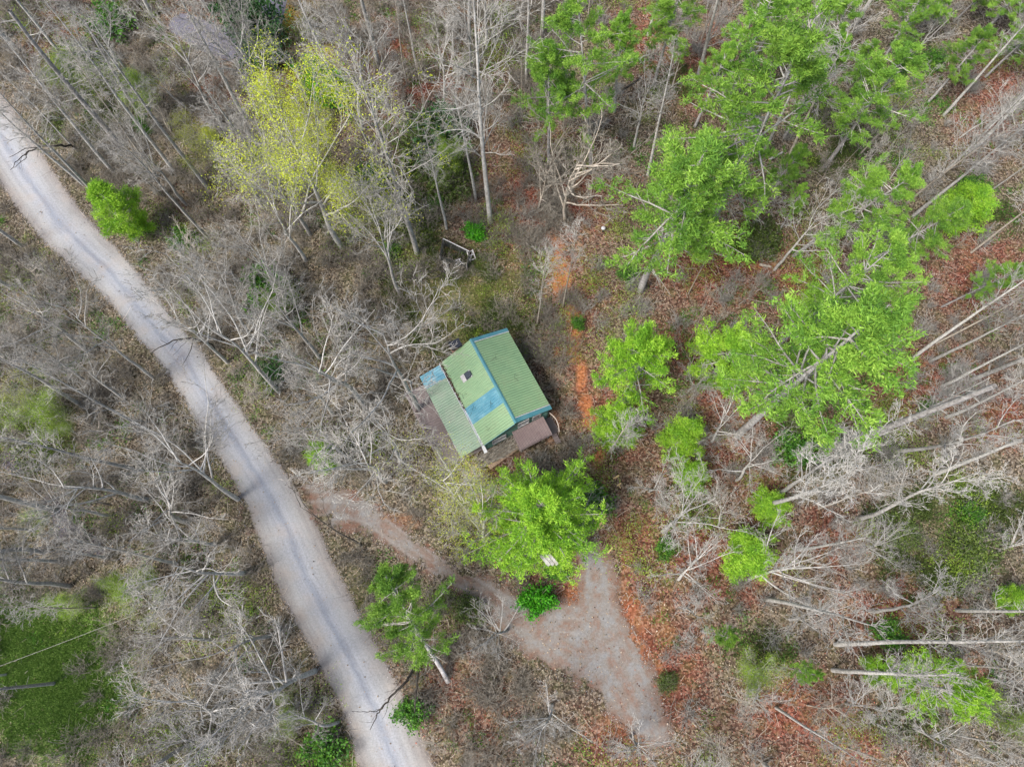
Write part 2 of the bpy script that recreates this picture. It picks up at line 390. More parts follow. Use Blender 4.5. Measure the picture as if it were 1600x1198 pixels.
grit = noise(nt, 4.5, 8, .92, pos); big = noise(nt, .5, 6, .65, pos); med = noise(nt, 1.6, 5, .65, pos)
ac = math_(nt, 'ABSOLUTE', attr(nt, 'across').outputs['Fac'])
ed = attr(nt, 'edge').outputs['Fac']
fac = math_(nt, 'ADD', math_(nt, 'MULTIPLY', math_(nt, 'ADD', math_(nt, 'MAXIMUM', ed, -1.3), 1.3), .20), math_(nt, 'ADD', math_(nt, 'MULTIPLY', big.outputs[0], .75), math_(nt, 'MULTIPLY', med.outputs[0], .45)))
fac = math_(nt, 'SUBTRACT', fac, .12)
c = ramp(nt, fac, [(.34, (.180,.176,.172)), (.48, (.172,.155,.138)), (.60, (.155,.122,.10)), (.72, (.14,.09,.067)), (.88, (.125,.062,.042))]).outputs[0]
trk = math_(nt, 'SUBTRACT', 1.0, math_(nt, 'MINIMUM', math_(nt, 'MULTIPLY', math_(nt, 'ABSOLUTE', math_(nt, 'SUBTRACT', ac, .72)), 3.6), 1.0))
trk = math_(nt, 'MULTIPLY', trk, math_(nt, 'LESS_THAN', attr(nt, 'along').outputs['Fac'], 45.0))
c = mix(nt, math_(nt, 'MULTIPLY', trk, .45), c, (.24,.222,.205))
wv = math_(nt, 'MULTIPLY', math_(nt, 'SUBTRACT', med.outputs[0], .5), 1.6)
for r0_, wd_, am_ in ((.18, 2.6, .5), (1.35, 2.2, .55), (2.35, 3.0, .4)):      # wheel ruts cut into the red clay
    q_ = math_(nt, 'ABSOLUTE', math_(nt, 'SUBTRACT', math_(nt, 'ADD', ac, wv), r0_)); q_ = math_(nt, 'SUBTRACT', 1.0, math_(nt, 'MINIMUM', math_(nt, 'MULTIPLY', q_, wd_), 1.0))
    c = mix(nt, math_(nt, 'MULTIPLY', math_(nt, 'MULTIPLY', q_, am_), ramp(nt, big.outputs[0], [(.42, (0,0,0)), (.6, (1,1,1))]).outputs[0]), c, (.17,.085,.055))
c = mix(nt, .85, c, ramp(nt, grit.outputs[0], [(.30, (.42,.39,.37)), (.5, (1,1,1)), (.72, (1.5,1.48,1.45))]).outputs[0], 'MULTIPLY')
nt.links.new(c, b.inputs['Base Color']); b.inputs['Roughness'].default_value = .95
bump(nt, b, grit.outputs[0], .6, .05); edge_mask(nt, b, .7, 2.2, 5.0)
sheet('dirt_driveway', drive_sdf, (-32, 20, -18, 20), .25, .018, m, 1.5)
m, nt, b = new_mat('asphalt')
pos = geo_pos(nt); g1 = noise(nt, 6, 6, .7, pos)
nt.links.new(ramp(nt, g1.outputs[0], [(.3, (.085,.08,.10)), (.7, (.15,.145,.175))]).outputs[0], b.inputs['Base Color']); b.inputs['Roughness'].default_value = .8
edge_mask(nt, b, .06)
sheet('asphalt_drive', lambda Q: sdf_line(Q, *ASPH), (-62, -22, 60, 86), .25, .012, m, .3)
m, nt, b = new_mat('creek_water')
g1 = noise(nt, 3, 5, .7, geo_pos(nt))
nt.links.new(ramp(nt, g1.outputs[0], [(.35, (.025,.02,.025)), (.6, (.09,.075,.09)), (.8, (.16,.14,.16))]).outputs[0], b.inputs['Base Color']); b.inputs['Roughness'].default_value = .4
bump(nt, b, g1.outputs[0], .6, .1); edge_mask(nt, b, .15)
def creek_sdf(Q):
    d, a_, l_ = sdf_line(Q, *CREEK); e, a2, l2 = sdf_line(Q, *CREEK2); k = e < d
    return np.where(k, e, d), a_, l_
sheet('creek', creek_sdf, (-66, -38, 0, 24), .25, .03, m, .5)

# ---------------------------------------------------------------- tree growing
def norm(a): return a/np.maximum(np.linalg.norm(a, axis=-1, keepdims=True), 1e-9)
def grow(p, d, L, r, n, wig, up, rng, taper=.25, bend=None):
    """p,d (k,3), L,r (k): k branches of n points -> pts (k,n,3), rad (k,n)"""
    k = len(p); pts = np.zeros((k, n, 3)); pts[:, 0] = p; cur = norm(d)
    for i in range(1, n):
        cur = norm(cur+rng.normal(0, wig, (k, 3))+np.array([0, 0, up]))
        pts[:, i] = pts[:, i-1]+cur*(L/(n-1))[:, None]
    t = np.linspace(0, 1, n)
    return pts, r[:, None]*(1-t*(1-taper))[None, :]
def kids(pts, rad, m, t0, t1, ang, ratio, rratio, rng, flat=0.0, tl=.5, jitter=.12):
    """m children on each parent between t0 and t1"""
    k, n, _ = pts.shape
    t = t0+(t1-t0)*((np.arange(m)+.5)/m)[None, :]+rng.normal(0, jitter/m*2, (k, m)); t = np.clip(t, 0, .995)
    x = t*(n-1); i = np.minimum(x.astype(int), n-2); f = (x-i)[..., None]
    idx = np.arange(k)[:, None]
    p = pts[idx, i]*(1-f)+pts[idx, i+1]*f; tan = norm(pts[idx, i+1]-pts[idx, i])
    r = rad[idx, i]*(1-f[..., 0])+rad[idx, i+1]*f[..., 0]
    L = np.linalg.norm(np.diff(pts, axis=1), axis=2).sum(1)[:, None]*ratio*(1-tl*t)*rng.uniform(.65, 1.25, (k, m))
    rv = rng.normal(0, 1, (k, m, 3)); rv[..., 2] *= (1-flat)
    perp = norm(rv-(rv*tan).sum(-1, keepdims=True)*tan)
    a_ = np.radians(ang)*rng.uniform(.7, 1.25, (k, m, 1))
    d = tan*np.cos(a_)+perp*np.sin(a_)
    return p.reshape(-1, 3), d.reshape(-1, 3), L.ravel(), (r*rratio).ravel(), t.ravel()
def tubes(polys, k):
    """polys: list of (pts (b,n,3), rad (b,n)) -> V, F"""
    VV, FF = [], []; o = 0
    for pts, rad in polys:
        b_, n, _ = pts.shape
        if b_ == 0: continue
        tan = norm(np.gradient(pts, axis=1))
        ref = np.tile(np.array([.37, .81, .45]), (b_, 1))
        main = norm(pts[:, -1]-pts[:, 0]); ref = np.where(np.abs((ref*main).sum(1))[:, None] > .8, np.array([.9, -.3, .1]), ref)
        s = norm(np.cross(tan, ref[:, None, :])); u_ = np.cross(s, tan)
        an = np.arange(k)*TAU/k
        ring = pts[:, :, None, :]+rad[:, :, None, None]*(np.cos(an)[None, None, :, None]*s[:, :, None, :]+np.sin(an)[None, None, :, None]*u_[:, :, None, :])
        VV.append(ring.reshape(-1, 3))
        bi, i, j = np.meshgrid(np.arange(b_), np.arange(n-1), np.arange(k), indexing='ij')
        a0 = o+(bi*n+i)*k; j2 = (j+1) % k
        FF.append(np.stack([a0+j, a0+j2, a0+k+j2, a0+k+j], -1).reshape(-1, 4))
        o += b_*n*k
    return np.concatenate(VV), np.concatenate(FF)
def leaves(c, size, nper, spread, rng, d=None, wl=.35, tri=True, updir=.3, tb=None):
    """clusters of small pointed leaves round the points c"""
    n = len(c); cc = np.repeat(c, nper, 0)
    dd = rng.normal(0, 1, (n*nper, 3)); dd[:, 2] = dd[:, 2]*.7+updir
    if d is not None: dd = norm(dd)+np.repeat(norm(d), nper, 0)*.8
    dd = norm(dd)
    base = cc+rng.normal(0, 1, (n*nper, 3))*spread*.5
    sz = size*rng.uniform(.6, 1.35, n*nper)[:, None]
    rv = rng.normal(0, 1, (n*nper, 3)); rv[:, 2] *= .5; s = norm(np.cross(dd, norm(rv)))
    tint = np.clip(np.repeat(rng.uniform(0, 1, n) if tb is None else tb*.7+rng.uniform(0, .3, n), nper)*.75+rng.uniform(0, .25, n*nper), 0, 1)
    if tri:
        Vv = np.stack([base-s*sz*wl*.5, base+s*sz*wl*.5, base+dd*sz], 1)
        Fv = np.arange(len(Vv)*3).reshape(-1, 3); t = np.repeat(tint, 3)
    else:
        Vv = np.stack([base, base+dd*sz*.5+s*sz*wl*.5, base+dd*sz, base+dd*sz*.5-s*sz*wl*.5], 1)
        Fv = np.arange(len(Vv)*4).reshape(-1, 4); t = np.repeat(tint, 4)
    return Vv.reshape(-1, 3), Fv, np.stack([t, t, t], 1)
def ends(pts): return pts[:, -1], norm(pts[:, -1]-pts[:, -2])

PROTO = {}
def proto(kind, H, trunk, crown, leaf, r=0): PROTO.setdefault(kind, []).append((H, trunk, crown, leaf))
def mk(name, polys, k, mat): 
    V, Fq = tubes(polys, k); return mesh_np(name, V, Fq, mat, smooth_=True)
def up_trunk(H, r, n, wig, rng, lean=0):
    return grow(np.zeros((1, 3)), np.array([[lean, lean*.5, 1.0]]), np.array([H]), np.array([r]), n, wig, .03, rng, .12)

def bare_tall(seed, kind='bare_tall', mats=('bark_grey', 'twig_grey'), H=24, nl=46, wid=.19, t0=.32, ang=58, bud=0, r0=.24, dens=1.0):
    rng = np.random.default_rng(seed)
    T = up_trunk(H, r0, 15, .018, rng)
    p, d, L, r, t = kids(*T, nl, t0, 1, ang, wid, .42, rng, tl=0)
    tt = (t-t0)/(1-t0); L = H*wid*(.25+1.0*np.sin(np.clip(tt*.9+.1, 0, 1)*math.pi)**.7)*rng.uniform(.5, 1.2, len(t)); r = np.clip(r, .025, .075)
    A = grow(p, d, L, r, 6, .13, .07, rng)
    p, d, L, r, t = kids(*A, int(6*dens), .2, 1, 42, .5, .6, rng); B = grow(p, d, L, np.clip(r, .019, .04), 4, .16, .05, rng)
    p, d, L, r, t = kids(*B, int(4*dens), .15, 1, 42, .6, .7, rng); C = grow(p, d, L, np.clip(r, .015, .026), 3, .2, .03, rng, .6)
    tr = mk('trunk', [T, ], 8, M[mats[0]])
    cr = mk('crown', [A, B, C], 3, M[mats[1]])
    lf = None
    if bud:
        c, dd = ends(C[0]); s = rng.uniform(size=len(c)) < bud; V, Fq, tc = leaves(c[s], .10, 16, .5, rng, wl=.6); lf = mesh_np('leaves', V, Fq, M['leaf_bud'], col=tc)
    proto(kind, H, tr, cr, lf)
def bare_spread(seed, kind='bare_spread', mats=('bark_white', 'twig_white'), H=18, nl=8, t0=.4, ang=42, wig=.085, ratio=.62, bud=0, r0=.24, subs=(6, 6, 4), bleaf='leaf_bud', bsz=.085):
    rng = np.random.default_rng(seed)
    T = up_trunk(H*.82, r0, 10, .06, rng)
    p, d, L, r, t = kids(*T, nl, t0, 1, ang, ratio, .62, rng, tl=.35); A = grow(p, d, L, np.clip(r, .05, .16), 9, wig, .05, rng)
    p, d, L, r, t = kids(*A, subs[0], .2, 1, 44, .5, .55, rng); B = grow(p, d, L, np.clip(r, .025, .06), 6, wig*1.2, .05, rng)
    p, d, L, r, t = kids(*B, subs[1], .15, 1, 44, .55, .6, rng); C = grow(p, d, L, np.clip(r, .019, .034), 4, .2, .03, rng)
    p, d, L, r, t = kids(*C, subs[2], .2, 1, 42, .6, .7, rng); D = grow(p, d, L, np.clip(r, .015, .024), 3, .22, .02, rng, .6)
    lf = None
    if bud:
        c, dd = ends(D[0]); s = rng.uniform(size=len(c)) < bud; V, Fq, tc = leaves(c[s], bsz, 20, .75, rng, wl=.6); lf = mesh_np('leaves', V, Fq, M[bleaf], col=tc)
    tr = mk('trunk', [T, A], 7, M[mats[0]]); cr = mk('crown', [B, C, D], 3, M[mats[1]])
    proto(kind, H, tr, cr, lf)
def white_fan(seed, kind='white_fan', H=18, r0=.26):
    rng = np.random.default_rng(seed)
    T = up_trunk(H*.7, r0, 8, .05, rng)
    p, d, L, r, t = kids(*T, 13, .3, 1, 42, .72, .6, rng, tl=.3); A = grow(p, d, L, np.clip(r, .06, .13), 9, .05, .04, rng)
    p, d, L, r, t = kids(*A, 7, .2, 1, 32, .42, .5, rng); B = grow(p, d, L, np.clip(r, .035, .055), 6, .08, .04, rng)
    p, d, L, r, t = kids(*B, 6, .15, 1, 38, .5, .6, rng); C = grow(p, d, L, np.clip(r, .022, .035), 4, .15, .03, rng)
    p, d, L, r, t = kids(*C, 3, .2, 1, 42, .6, .7, rng); D = grow(p, d, L, np.clip(r, .016, .024), 3, .2, .02, rng, .6)
    proto(kind, H, mk('trunk', [T, A], 7, M['bark_white']), mk('crown', [B, C, D], 3, M['twig_white']), None)
def snag(seed, kind='snag', H=20, r0=.27, nl=34):
    rng = np.random.default_rng(seed)
    T = up_trunk(H, r0, 13, .02, rng); T = (T[0], np.linspace(r0, r0*.45, 13)[None, :]*np.ones((1, 13)))
    p, d, L, r, t = kids(*T, nl, .35, .98, 75, .1, .3, rng, tl=0); A = grow(p, d, np.clip(L*rng.uniform(.2, 1.3, len(L)), .3, 3.5), np.clip(r, .02, .05), 5, .15, 0, rng)
    p, d, L, r, t = kids(*A, 3, .3, 1, 50, .5, .6, rng); B = grow(p, d, L, np.clip(r, .012, .02), 3, .2, 0, rng)
    proto(kind, H, mk('trunk', [T], 8, M['bark_pine']), mk('crown', [A, B], 4, M['twig_grey']), None)
def pine(seed, kind='pine', H=24, t0=.42, rad=4.6, nl=56, mat='needles', dead=14, r0=.27, tuft=18, size=.24, topw=.35, subs=9, fr=.15, lmin=.5, sr=.30):
    """whorled level limbs, each a separate feathery spray with gaps between, so the crown is a ragged star from above"""
    rng = np.random.default_rng(seed)
    T = up_trunk(H, r0, 14, .012, rng)
    p, d, L, r, t = kids(*T, nl, t0, 1, 78, .2, .35, rng, flat=.9, tl=0, jitter=.6)
    tt = (t-t0)/(1-t0); prof = np.where(tt < .35, .72+.28*tt/.35, 1-(1-topw*.5)*((tt-.35)/.65)**1.3)
    L = rad*prof*rng.uniform(lmin, 1.2, len(t)); r = np.clip(.016*L+.014, .02, .08)
    A = grow(p, d, L, r, 7, .07, .04, rng)
    m = subs; p, d, L, r, t = kids(*A, m, .28, 1, 46, sr, .55, rng, flat=.8, tl=.5); L = np.maximum(L, .35); B = grow(p, d, L, np.clip(r, .012, .028), 4, .1, .06, rng)
    limb = np.repeat(rng.uniform(0, 1, len(A[0])), m); tb = np.clip(limb*.6+rng.uniform(0, .5, len(limb)), 0, 1)
    c, dd, tbs = [], [], []
    for k_ in range(4):
        f = fr+(1-fr)*(k_+1)/4; x = f*3; i = min(int(x), 2); q = B[0][:, i]*(1-(x-i))+B[0][:, i+1]*(x-i)
        c.append(q+rng.normal(0, .06, q.shape)); dd.append(norm(B[0][:, i+1]-B[0][:, i])); tbs.append(tb)
    e0, e1 = ends(A[0])
    for i in (4, 5, 6): c.append(A[0][:, i]); dd.append(e1); tbs.append(tb[::m])
    c = np.concatenate(c); dd = np.concatenate(dd); tbs = np.concatenate(tbs)
    kk = rng.uniform(size=len(c)) < .88; c = c[kk]; dd = dd[kk]; tbs = tbs[kk]
    V, Fq, tc = leaves(c, size, tuft, .26, rng, d=dd, wl=.30, updir=.35, tb=tbs)
    lf = mesh_np('foliage', V, Fq, M[mat], col=tc)
    polys = [A, B]
    if dead:
        p, d, L, r, t = kids(*T, dead, t0*.45, t0+.12, 82, .2, .3, rng, flat=.8, tl=0); D1 = grow(p, d, rad*.55*rng.uniform(.3, 1.2, len(L)), np.full(len(L), .04), 5, .12, -.02, rng)
        p, d, L, r, t = kids(*D1, 5, .25, 1, 45, .4, .6, rng); D2 = grow(p, d, L, np.clip(r, .014, .025), 3, .2, 0, rng); polys += [D1, D2]
    proto(kind, H, mk('trunk', [T], 9, M['bark_pine']), mk('branches', polys, 4, M['twig_grey']), lf)
def bush(seed, kind, H=2.5, rad=1.4, mat='leaf_green', n=26, leafs=8, size=.2, wl=.6):
    rng = np.random.default_rng(seed)
    az = rng.uniform(0, TAU, n); el = rng.uniform(.25, 1.4, n)
    d = np.stack([np.cos(az)*np.cos(el), np.sin(az)*np.cos(el), np.sin(el)], 1); L = np.where(el > 1, H, rad+(H-rad)*np.sin(el))*rng.uniform(.65, 1.1, n)
    A = grow(np.zeros((n, 3)), d, L, np.full(n, .03), 5, .12, .05, rng)
    p, d, L, r, t = kids(*A, 7, .2, 1, 50, .45, .6, rng); B = grow(p, d, L, np.full(len(L), .012), 3, .2, .02, rng)
    c = np.concatenate([B[0][:, 1], B[0][:, 2], A[0][:, 4]])
    V, Fq, tc = leaves(c, size, leafs, .3, rng, wl=wl, tri=False)
    proto(kind, H, mk('stems', [A], 4, M['bark_tan']), mk('twigs', [B], 3, M['twig_tan']), mesh_np('foliage', V, Fq, M[mat], col=tc))

for s in range(5): bare_tall(100+s)
for s in range(2): bare_tall(120+s, 'bare_budding', H=20, nl=50, wid=.20, t0=.25, bud=.09)
for s in range(4): bare_tall(130+s, 'sapling', ('bark_tan', 'twig_tan'), H=11, nl=24, wid=.15, t0=.35, r0=.075, dens=.85)
for s in range(3): bare_tall(140+s, 'slender', ('bark_tan', 'twig_grey'), H=20, nl=34, wid=.12, t0=.45, r0=.12)
for s in range(4): bare_spread(270+s, 'oak_tall', ('bark_white', 'twig_white'), H=24, nl=10, t0=.42, ang=34, ratio=.34, wig=.12, r0=.26, subs=(7, 6, 4))
for s in range(4): bare_tall(150+s, 'pole', ('bark_grey', 'twig_grey'), H=24, nl=34, wid=.11, t0=.5, r0=.23, ang=50)
for s in range(4): bare_spread(200+s, mats=('bark_white', 'twig_white'))
for s in range(4): bare_spread(210+s, 'grey_spread', ('bark_grey', 'twig_grey'), H=17, nl=9, subs=(7, 6, 4))
for s in range(4): bare_spread(230+s, 'thicket', ('bark_tan', 'twig_tan'), H=9, nl=10, t0=.2, ang=38, r0=.10, subs=(6, 6, 3), ratio=.7)
for s in range(3): bare_spread(240+s, 'budding', ('bark_grey', 'twig_grey'), H=16, nl=10, t0=.3, ang=38, bud=.72, subs=(7, 6, 4))
for s in range(2): bare_spread(245+s, 'greening', ('bark_grey', 'twig_grey'), H=11, nl=10, t0=.2, ang=40, bud=.6, subs=(7, 6, 4), bleaf='leaf_fresh', r0=.14)
bare_spread(250, 'budding_sparse', ('bark_grey', 'twig_grey'), H=16, nl=9, t0=.3, ang=40, bud=.3, subs=(7, 6, 4))
bare_spread(251, 'budding_sparse', ('bark_grey', 'twig_grey'), H=16, nl=9, t0=.3, ang=40, bud=.25, subs=(7, 6, 4))
bare_spread(260, 'dark_bare', ('bark_dark', 'bark_dark'), H=10, nl=3, t0=.35, ang=30, r0=.13, subs=(2, 3, 2), wig=.16)
for s in range(3): white_fan(280+s)
for s in range(2): snag(300+s)
snag(310, 'thick_snag', H=20, r0=.48, nl=30)
for s in range(4): pine(400+s)
for s in range(2): pine(410+s, 'pine_open', H=25, t0=.42, rad=5.4, nl=46, subs=8, dead=34, sr=.26)
for s in range(2): pine(420+s, 'pine_lime', H=12, t0=.22, rad=3.7, nl=60, mat='needles_lime', dead=8, r0=.16, subs=9, tuft=17, size=.21, lmin=.6, sr=.34)
pine(430, 'pine_big', H=16, t0=.12, rad=5.6, nl=120, mat='needles_lime', dead=4, r0=.22, subs=10, tuft=17, size=.23, topw=.3, lmin=.5, sr=.27)
for s in range(2): pine(440+s, 'pine_young', H=6, t0=.1, rad=1.9, nl=50, mat='needles_lime', dead=0, r0=.08, subs=7, tuft=16, size=.17, sr=.34)

for s in range(3): bush(500+s, 'green_shrub')
for s in range(2): bush(510+s, 'vivid_shrub', mat='leaf_vivid', H=2.2, rad=1.3, leafs=11)
for s in range(2): bush(520+s, 'dark_shrub', mat='leaf_dark', H=4.5, rad=2.4, n=40, size=.28)
for s in range(2): bush(530+s, 'olive_shrub', mat='leaf_olive', H=3.0, rad=1.8, n=34, size=.2, leafs=6)

NAMES = dict(white_fan='bare_tree', oak_tall='bare_tree', pole='slender_tree', greening='budding_tree', bare_tall='bare_tree', bare_budding='budding_tree', sapling='sapling', slender='slender_tree', bare_spread='bare_tree', grey_spread='bare_tree', thicket='understory_tree',
   budding='budding_tree', budding_sparse='budding_tree', dark_bare='dark_bare_tree', snag='dead_tree', thick_snag='dead_tree', pine='pine_tree', pine_open='pine_tree', pine_lime='pine_tree',
   pine_big='pine_tree', pine_young='young_pine', green_shrub='shrub', vivid_shrub='shrub', dark_shrub='shrub', olive_shrub='shrub')
CATS = dict(bare_tree='bare tree', budding_tree='budding tree', sapling='sapling', slender_tree='bare tree', understory_tree='bare tree', dark_bare_tree='bare tree', dead_tree='dead tree',
   pine_tree='pine tree', young_pine='pine tree', shrub='shrub')
GROUPS = dict(bare_tree='bare grey forest trees', budding_tree='trees with yellow green buds', sapling='thin bare saplings', slender_tree='slender bare forest trees', understory_tree='low bushy bare trees',
   dark_bare_tree='dark leaning bare trees', dead_tree='dead trees', pine_tree='tall green pines', young_pine='young pines', shrub='green shrubs')
PLACED = []
def plant(kind, b, top, label, w=1.0, var=None, rng=R):
    ps = PROTO[kind]; H, tr, cr, lf = ps[int(rng.integers(len(ps))) if var is None else var % len(ps)]
    z0 = float(gz(np.array([b]))[0])-.05
    v = Vector((top[0]-b[0], top[1]-b[1], top[2]-z0)); s = v.length/H
    nm = NAMES[kind]; root = empty(nm, (b[0], b[1], z0))
    q = v.to_track_quat('Z', 'Y') @ Quaternion((0, 0, 1), (abs(b[0])*7.31+abs(b[1])*3.77) % TAU)
    root.rotation_mode = 'QUATERNION'; root.rotation_quaternion = q; root.scale = (s*w, s*w, s)
    tag(root, label, CATS[nm], GROUPS[nm])
    for me in (tr, cr, lf):
        if me is not None: obj(me.name.split('.')[0], me, root)
    PLACED.append((b[0], b[1])); return root
def T(kind, bu, bv, tu, tv, label, w=1.0, var=None, hz=None):
    b, top = top_of(bu, bv, tu, tv, hz); return plant(kind, b, top, label, w, var)

# ---------------------------------------------------------------- the trees one can tell apart (base and top as seen in the photo)
T('snag', 188, 228, 8, 0, 'tall grey mottled dead trunk with short stubs, longest in the top left corner', 1.2, 0)
T('snag', 230, 196, 118, 38, 'grey dead trunk with a few stub branches, right of the longest mottled trunk', 1.0, 1)
T('pole', 122, 238, -30, 85, 'bare tree beside the gravel road in the top left, leaning over the left edge', .7)
T('slender', 256, 308, 30, 120, 'very slender bare tree, lower of the long thin stems beyond the gravel road')
T('slender', 250, 286, 90, 60, 'very slender bare tree, upper of the long thin stems beyond the gravel road')
T('pole', 325, 372, 170, 215, 'slender bare tree right of the young pine by the gravel road')
T('grey_spread', 352, 202, 215, 30, 'wide bare grey tree below the asphalt drive with white twisting upper limbs', .8)
T('bare_spread', 300, 178, 235, 105, 'short bare pale tree with dense twisting twigs in the upper left woods', 1.0)
T('pole', 395, 108, 318, -40, 'dark sided double trunk bare tree standing over the asphalt drive', .8)
T('bare_tall', 384, 112, 372, -30, 'thin pale bare tree between the asphalt drive and the dark holly', .6)
T('budding', 362, 272, 300, 200, 'small budding tree with yellow green leaves left of the largest yellow green tree', .95, 0)
T('budding', 535, 388, 432, 150, 'largest yellow green budding tree in the upper left woods', .92, 1)
T('budding', 470, 345, 490, 205, 'budding tree joined to the right side of the largest yellow green tree', .8, 2)
T('pine_young', 226, 366, 150, 300, 'bright green young pine overhanging the gravel road in the upper left', 1.0, 0)
T('oak_tall', 583, 244, 505, -10, 'tall smooth white trunk left of the tree tipped with sparse yellow leaves', .55, 1)
T('bare_budding', 652, 396, 572, 80, 'tall pale tree with sparse yellow leaves at its top, left of the wire pen', .85, 0)
T('bare_tall', 766, 348, 738, -60, 'tallest bare tree with dense fine twigs, base just above the wire pen', .95, 2)
T('sapling', 666, 176, 640, 50, 'thin bare brown sapling over red leaves near the top centre')
T('pole', 551, 76, 532, -20, 'grey trunk at the top edge, left of three above the white trunked tree', .7, 0)
T('slender', 584, 70, 562, -30, 'grey trunk at the top edge, middle of three above the white trunked tree', .7, 1)
T('slender', 602, 42, 588, -30, 'grey trunk at the top edge, right of three above the white trunked tree', .7, 2)
T('grey_spread', 505, 205, 450, 60, 'bare grey tree over the golden ground near the asphalt drive', .8)
T('grey_spread', 725, 215, 700, 110, 'bare brownish tree arching over the red leaves left of the tallest bare tree', .9)
T('slender', 816, 192, 812, -20, 'slim straight pale stem between the tallest bare tree and the pines', .5, 0)
T('slender', 880, 206, 892, -10, 'slim straight pale stem just left of the top centre pine with dead whorls', .5, 1)
T('pine_open', 924, 270, 910, 5, 'open pine at the top centre showing pale dead whorled branches', 1.0, 0)
T('thicket', 882, 350, 888, 215, 'fan shaped bare pinkish tree above the orange clay cut', 1.25, 0)
T('thicket', 840, 330, 842, 250, 'low bare twiggy tree between the wire pen and the fan shaped pinkish tree', 1.2, 1)
T('grey_spread', 990, 232, 1012, 110, 'bare tree with angular grey limbs between the top pines and large centre right pine', .95, 0)
T('sapling', 1075, 460, 1150, 320, 'slanting pale sapling right of the large centre right pine, over red leaves', .5, 0)
T('sapling', 1072, 545, 1120, 440, 'slanting pale sapling between the two round bright pines right of the clay cut', .5, 1)
T('pine', 1000, 455, 1078, 215, 'large bright pine right of centre, above the round pine beside the clay cut', 1.35, 0)
T('pine_open', 1095, 385, 1262, 20, 'tall leaning pine with a long pale trunk and open foliage, top right of centre', 1.1, 1)
T('pine', 1020, 140, 1065, -30, 'dark green pine at the top edge right of the open pine', 1.2, 1)
T('pine', 1130, 175, 1215, -25, 'green pine at the top edge behind the long pale trunk', 1.25, 2)
T('pine', 1285, 265, 1425, 95, 'yellow green pine beside the broken pale stub, upper right', 1.35, 0)
T('thick_snag', 1405, 105, 1482, 32, 'broken pale stub of a dead trunk in the upper right pines', .55)
T('pine', 1400, 60, 1500, -30, 'dark green pine at the top edge beyond the broken pale stub', 1.6, 1)
T('pine', 1520, 70, 1640, -60, 'green pine in the top right corner', 1.5, 2)
T('pine', 1240, 400, 1420, 270, 'large bright pine on the right, widest crown below the broken pale stub', 1.1, 1)
T('pine_young', 1480, 345, 1540, 305, 'small yellow tipped pine right of the widest pine crown', 1.7, 1)
T('bare_spread', 1210, 422, 1300, 318, 'bare pale forked tree left of the widest right hand pine crown', 1.0, 0)
T('grey_spread', 1345, 295, 1370, 215, 'bare tree with fine upright limbs in front of the yellow green pine', .9, 1)
T('slender', 1308, 270, 1380, 185, 'short grey trunk rising under the yellow green pine, left of a pair', .9, 0)
T('slender', 1352, 275, 1440, 165, 'short grey trunk rising under the yellow green pine, right of a pair', .9, 1)
T('bare_tall', 1470, 275, 1660, 95, 'thick grey bare trunk leaving the right edge below the yellow green pine', .8, 3)
T('grey_spread', 1500, 215, 1580, 150, 'bare tree with a fan of pale twigs near the upper right edge', .9, 2)
T('pole', 1545, 300, 1700, 190, 'thick smooth grey trunk leaving the right edge beside the widest pine crown', .7, 4)
T('pine_open', 1200, 552, 1400, 370, 'leaning pine with a long clear grey trunk right of the lime green bushy pine', .9, 0)
T('pine', 1152, 680, 1390, 470, 'broad open pine right of centre whose thick trunk starts beside a star shaped tree', 1.1, 2)
T('pole', 1425, 560, 1640, 400, 'long thin trunk, uppermost of three slanting to the right edge over red leaves', 1.0, 0)
T('pole', 1450, 566, 1660, 450, 'long thin trunk, middle of three slanting to the right edge over red leaves', 1.0, 1)
T('pole', 1470, 604, 1690, 505, 'long thin trunk, lowest of three slanting to the right edge over red leaves', 1.0, 2)
T('pine_big', 846, 838, 856, 785, 'big vivid green pine in front of the cabin, covering its south corner', 1.14, 0, 17)
T('pine_lime', 978, 628, 1010, 530, 'round bright green pine beside the orange clay cut', .78, 0)
T('pine_lime', 1108, 598, 1152, 528, 'lime green bushy pine right of the round pine by the clay cut', 1.15, 1)
T('pine_young', 955, 680, 968, 648, 'small bright green pine right of the cabin across the clay cut', 1.1, 0)
T('pine_young', 1048, 702, 1082, 668, 'ragged dark green pine in the bare trees right of the cabin, upper of two', 1.0, 1, 8)
T('pine_young', 1062, 762, 1094, 735, 'ragged green pine in the bare trees right of the cabin, lower of two', 0.9, 0, 7)
T('white_fan', 1112, 690, 1148, 648, 'star shaped bare white tree below the lime green bushy pine', 1.15, 1)
T('thick_snag', 1295, 700, 1560, 604, 'thick broken grey trunk with pale stubs in the right hand woods', .65)
T('pole', 1478, 652, 1680, 580, 'smooth grey trunk leaving the right edge beyond the thick broken trunk', 1.2, 0)
T('oak_tall', 1395, 705, 1680, 640, 'twin looking grey trunk leaving the right edge below the thick broken trunk', .9, 0)
T('oak_tall', 1190, 792, 1400, 700, 'large forked white bare tree in the right hand woods, lower stem of two', .95, 2)
T('oak_tall', 1206, 782, 1350, 660, 'large forked white bare tree in the right hand woods, upper stem of two', .95, 3)
T('oak_tall', 1342, 810, 1580, 745, 'spreading white bare tree reaching the right edge below the forked pair', 1.0, 0)
T('white_fan', 1342, 862, 1398, 856, 'star shaped bare white tree under the spreading white tree at right', 1.3, 1)
T('white_fan', 1168, 906, 1262, 878, 'bare white tree with upright fan of limbs above the lower right pines', 1.0, 2)
T('bare_spread', 1120, 822, 1140, 790, 'small bare white star shaped tree left of the forked pair', 1.3, 3)
T('grey_spread', 1035, 830, 1080, 800, 'small bare grey tree right of the big vivid pine', 1.2, 0)
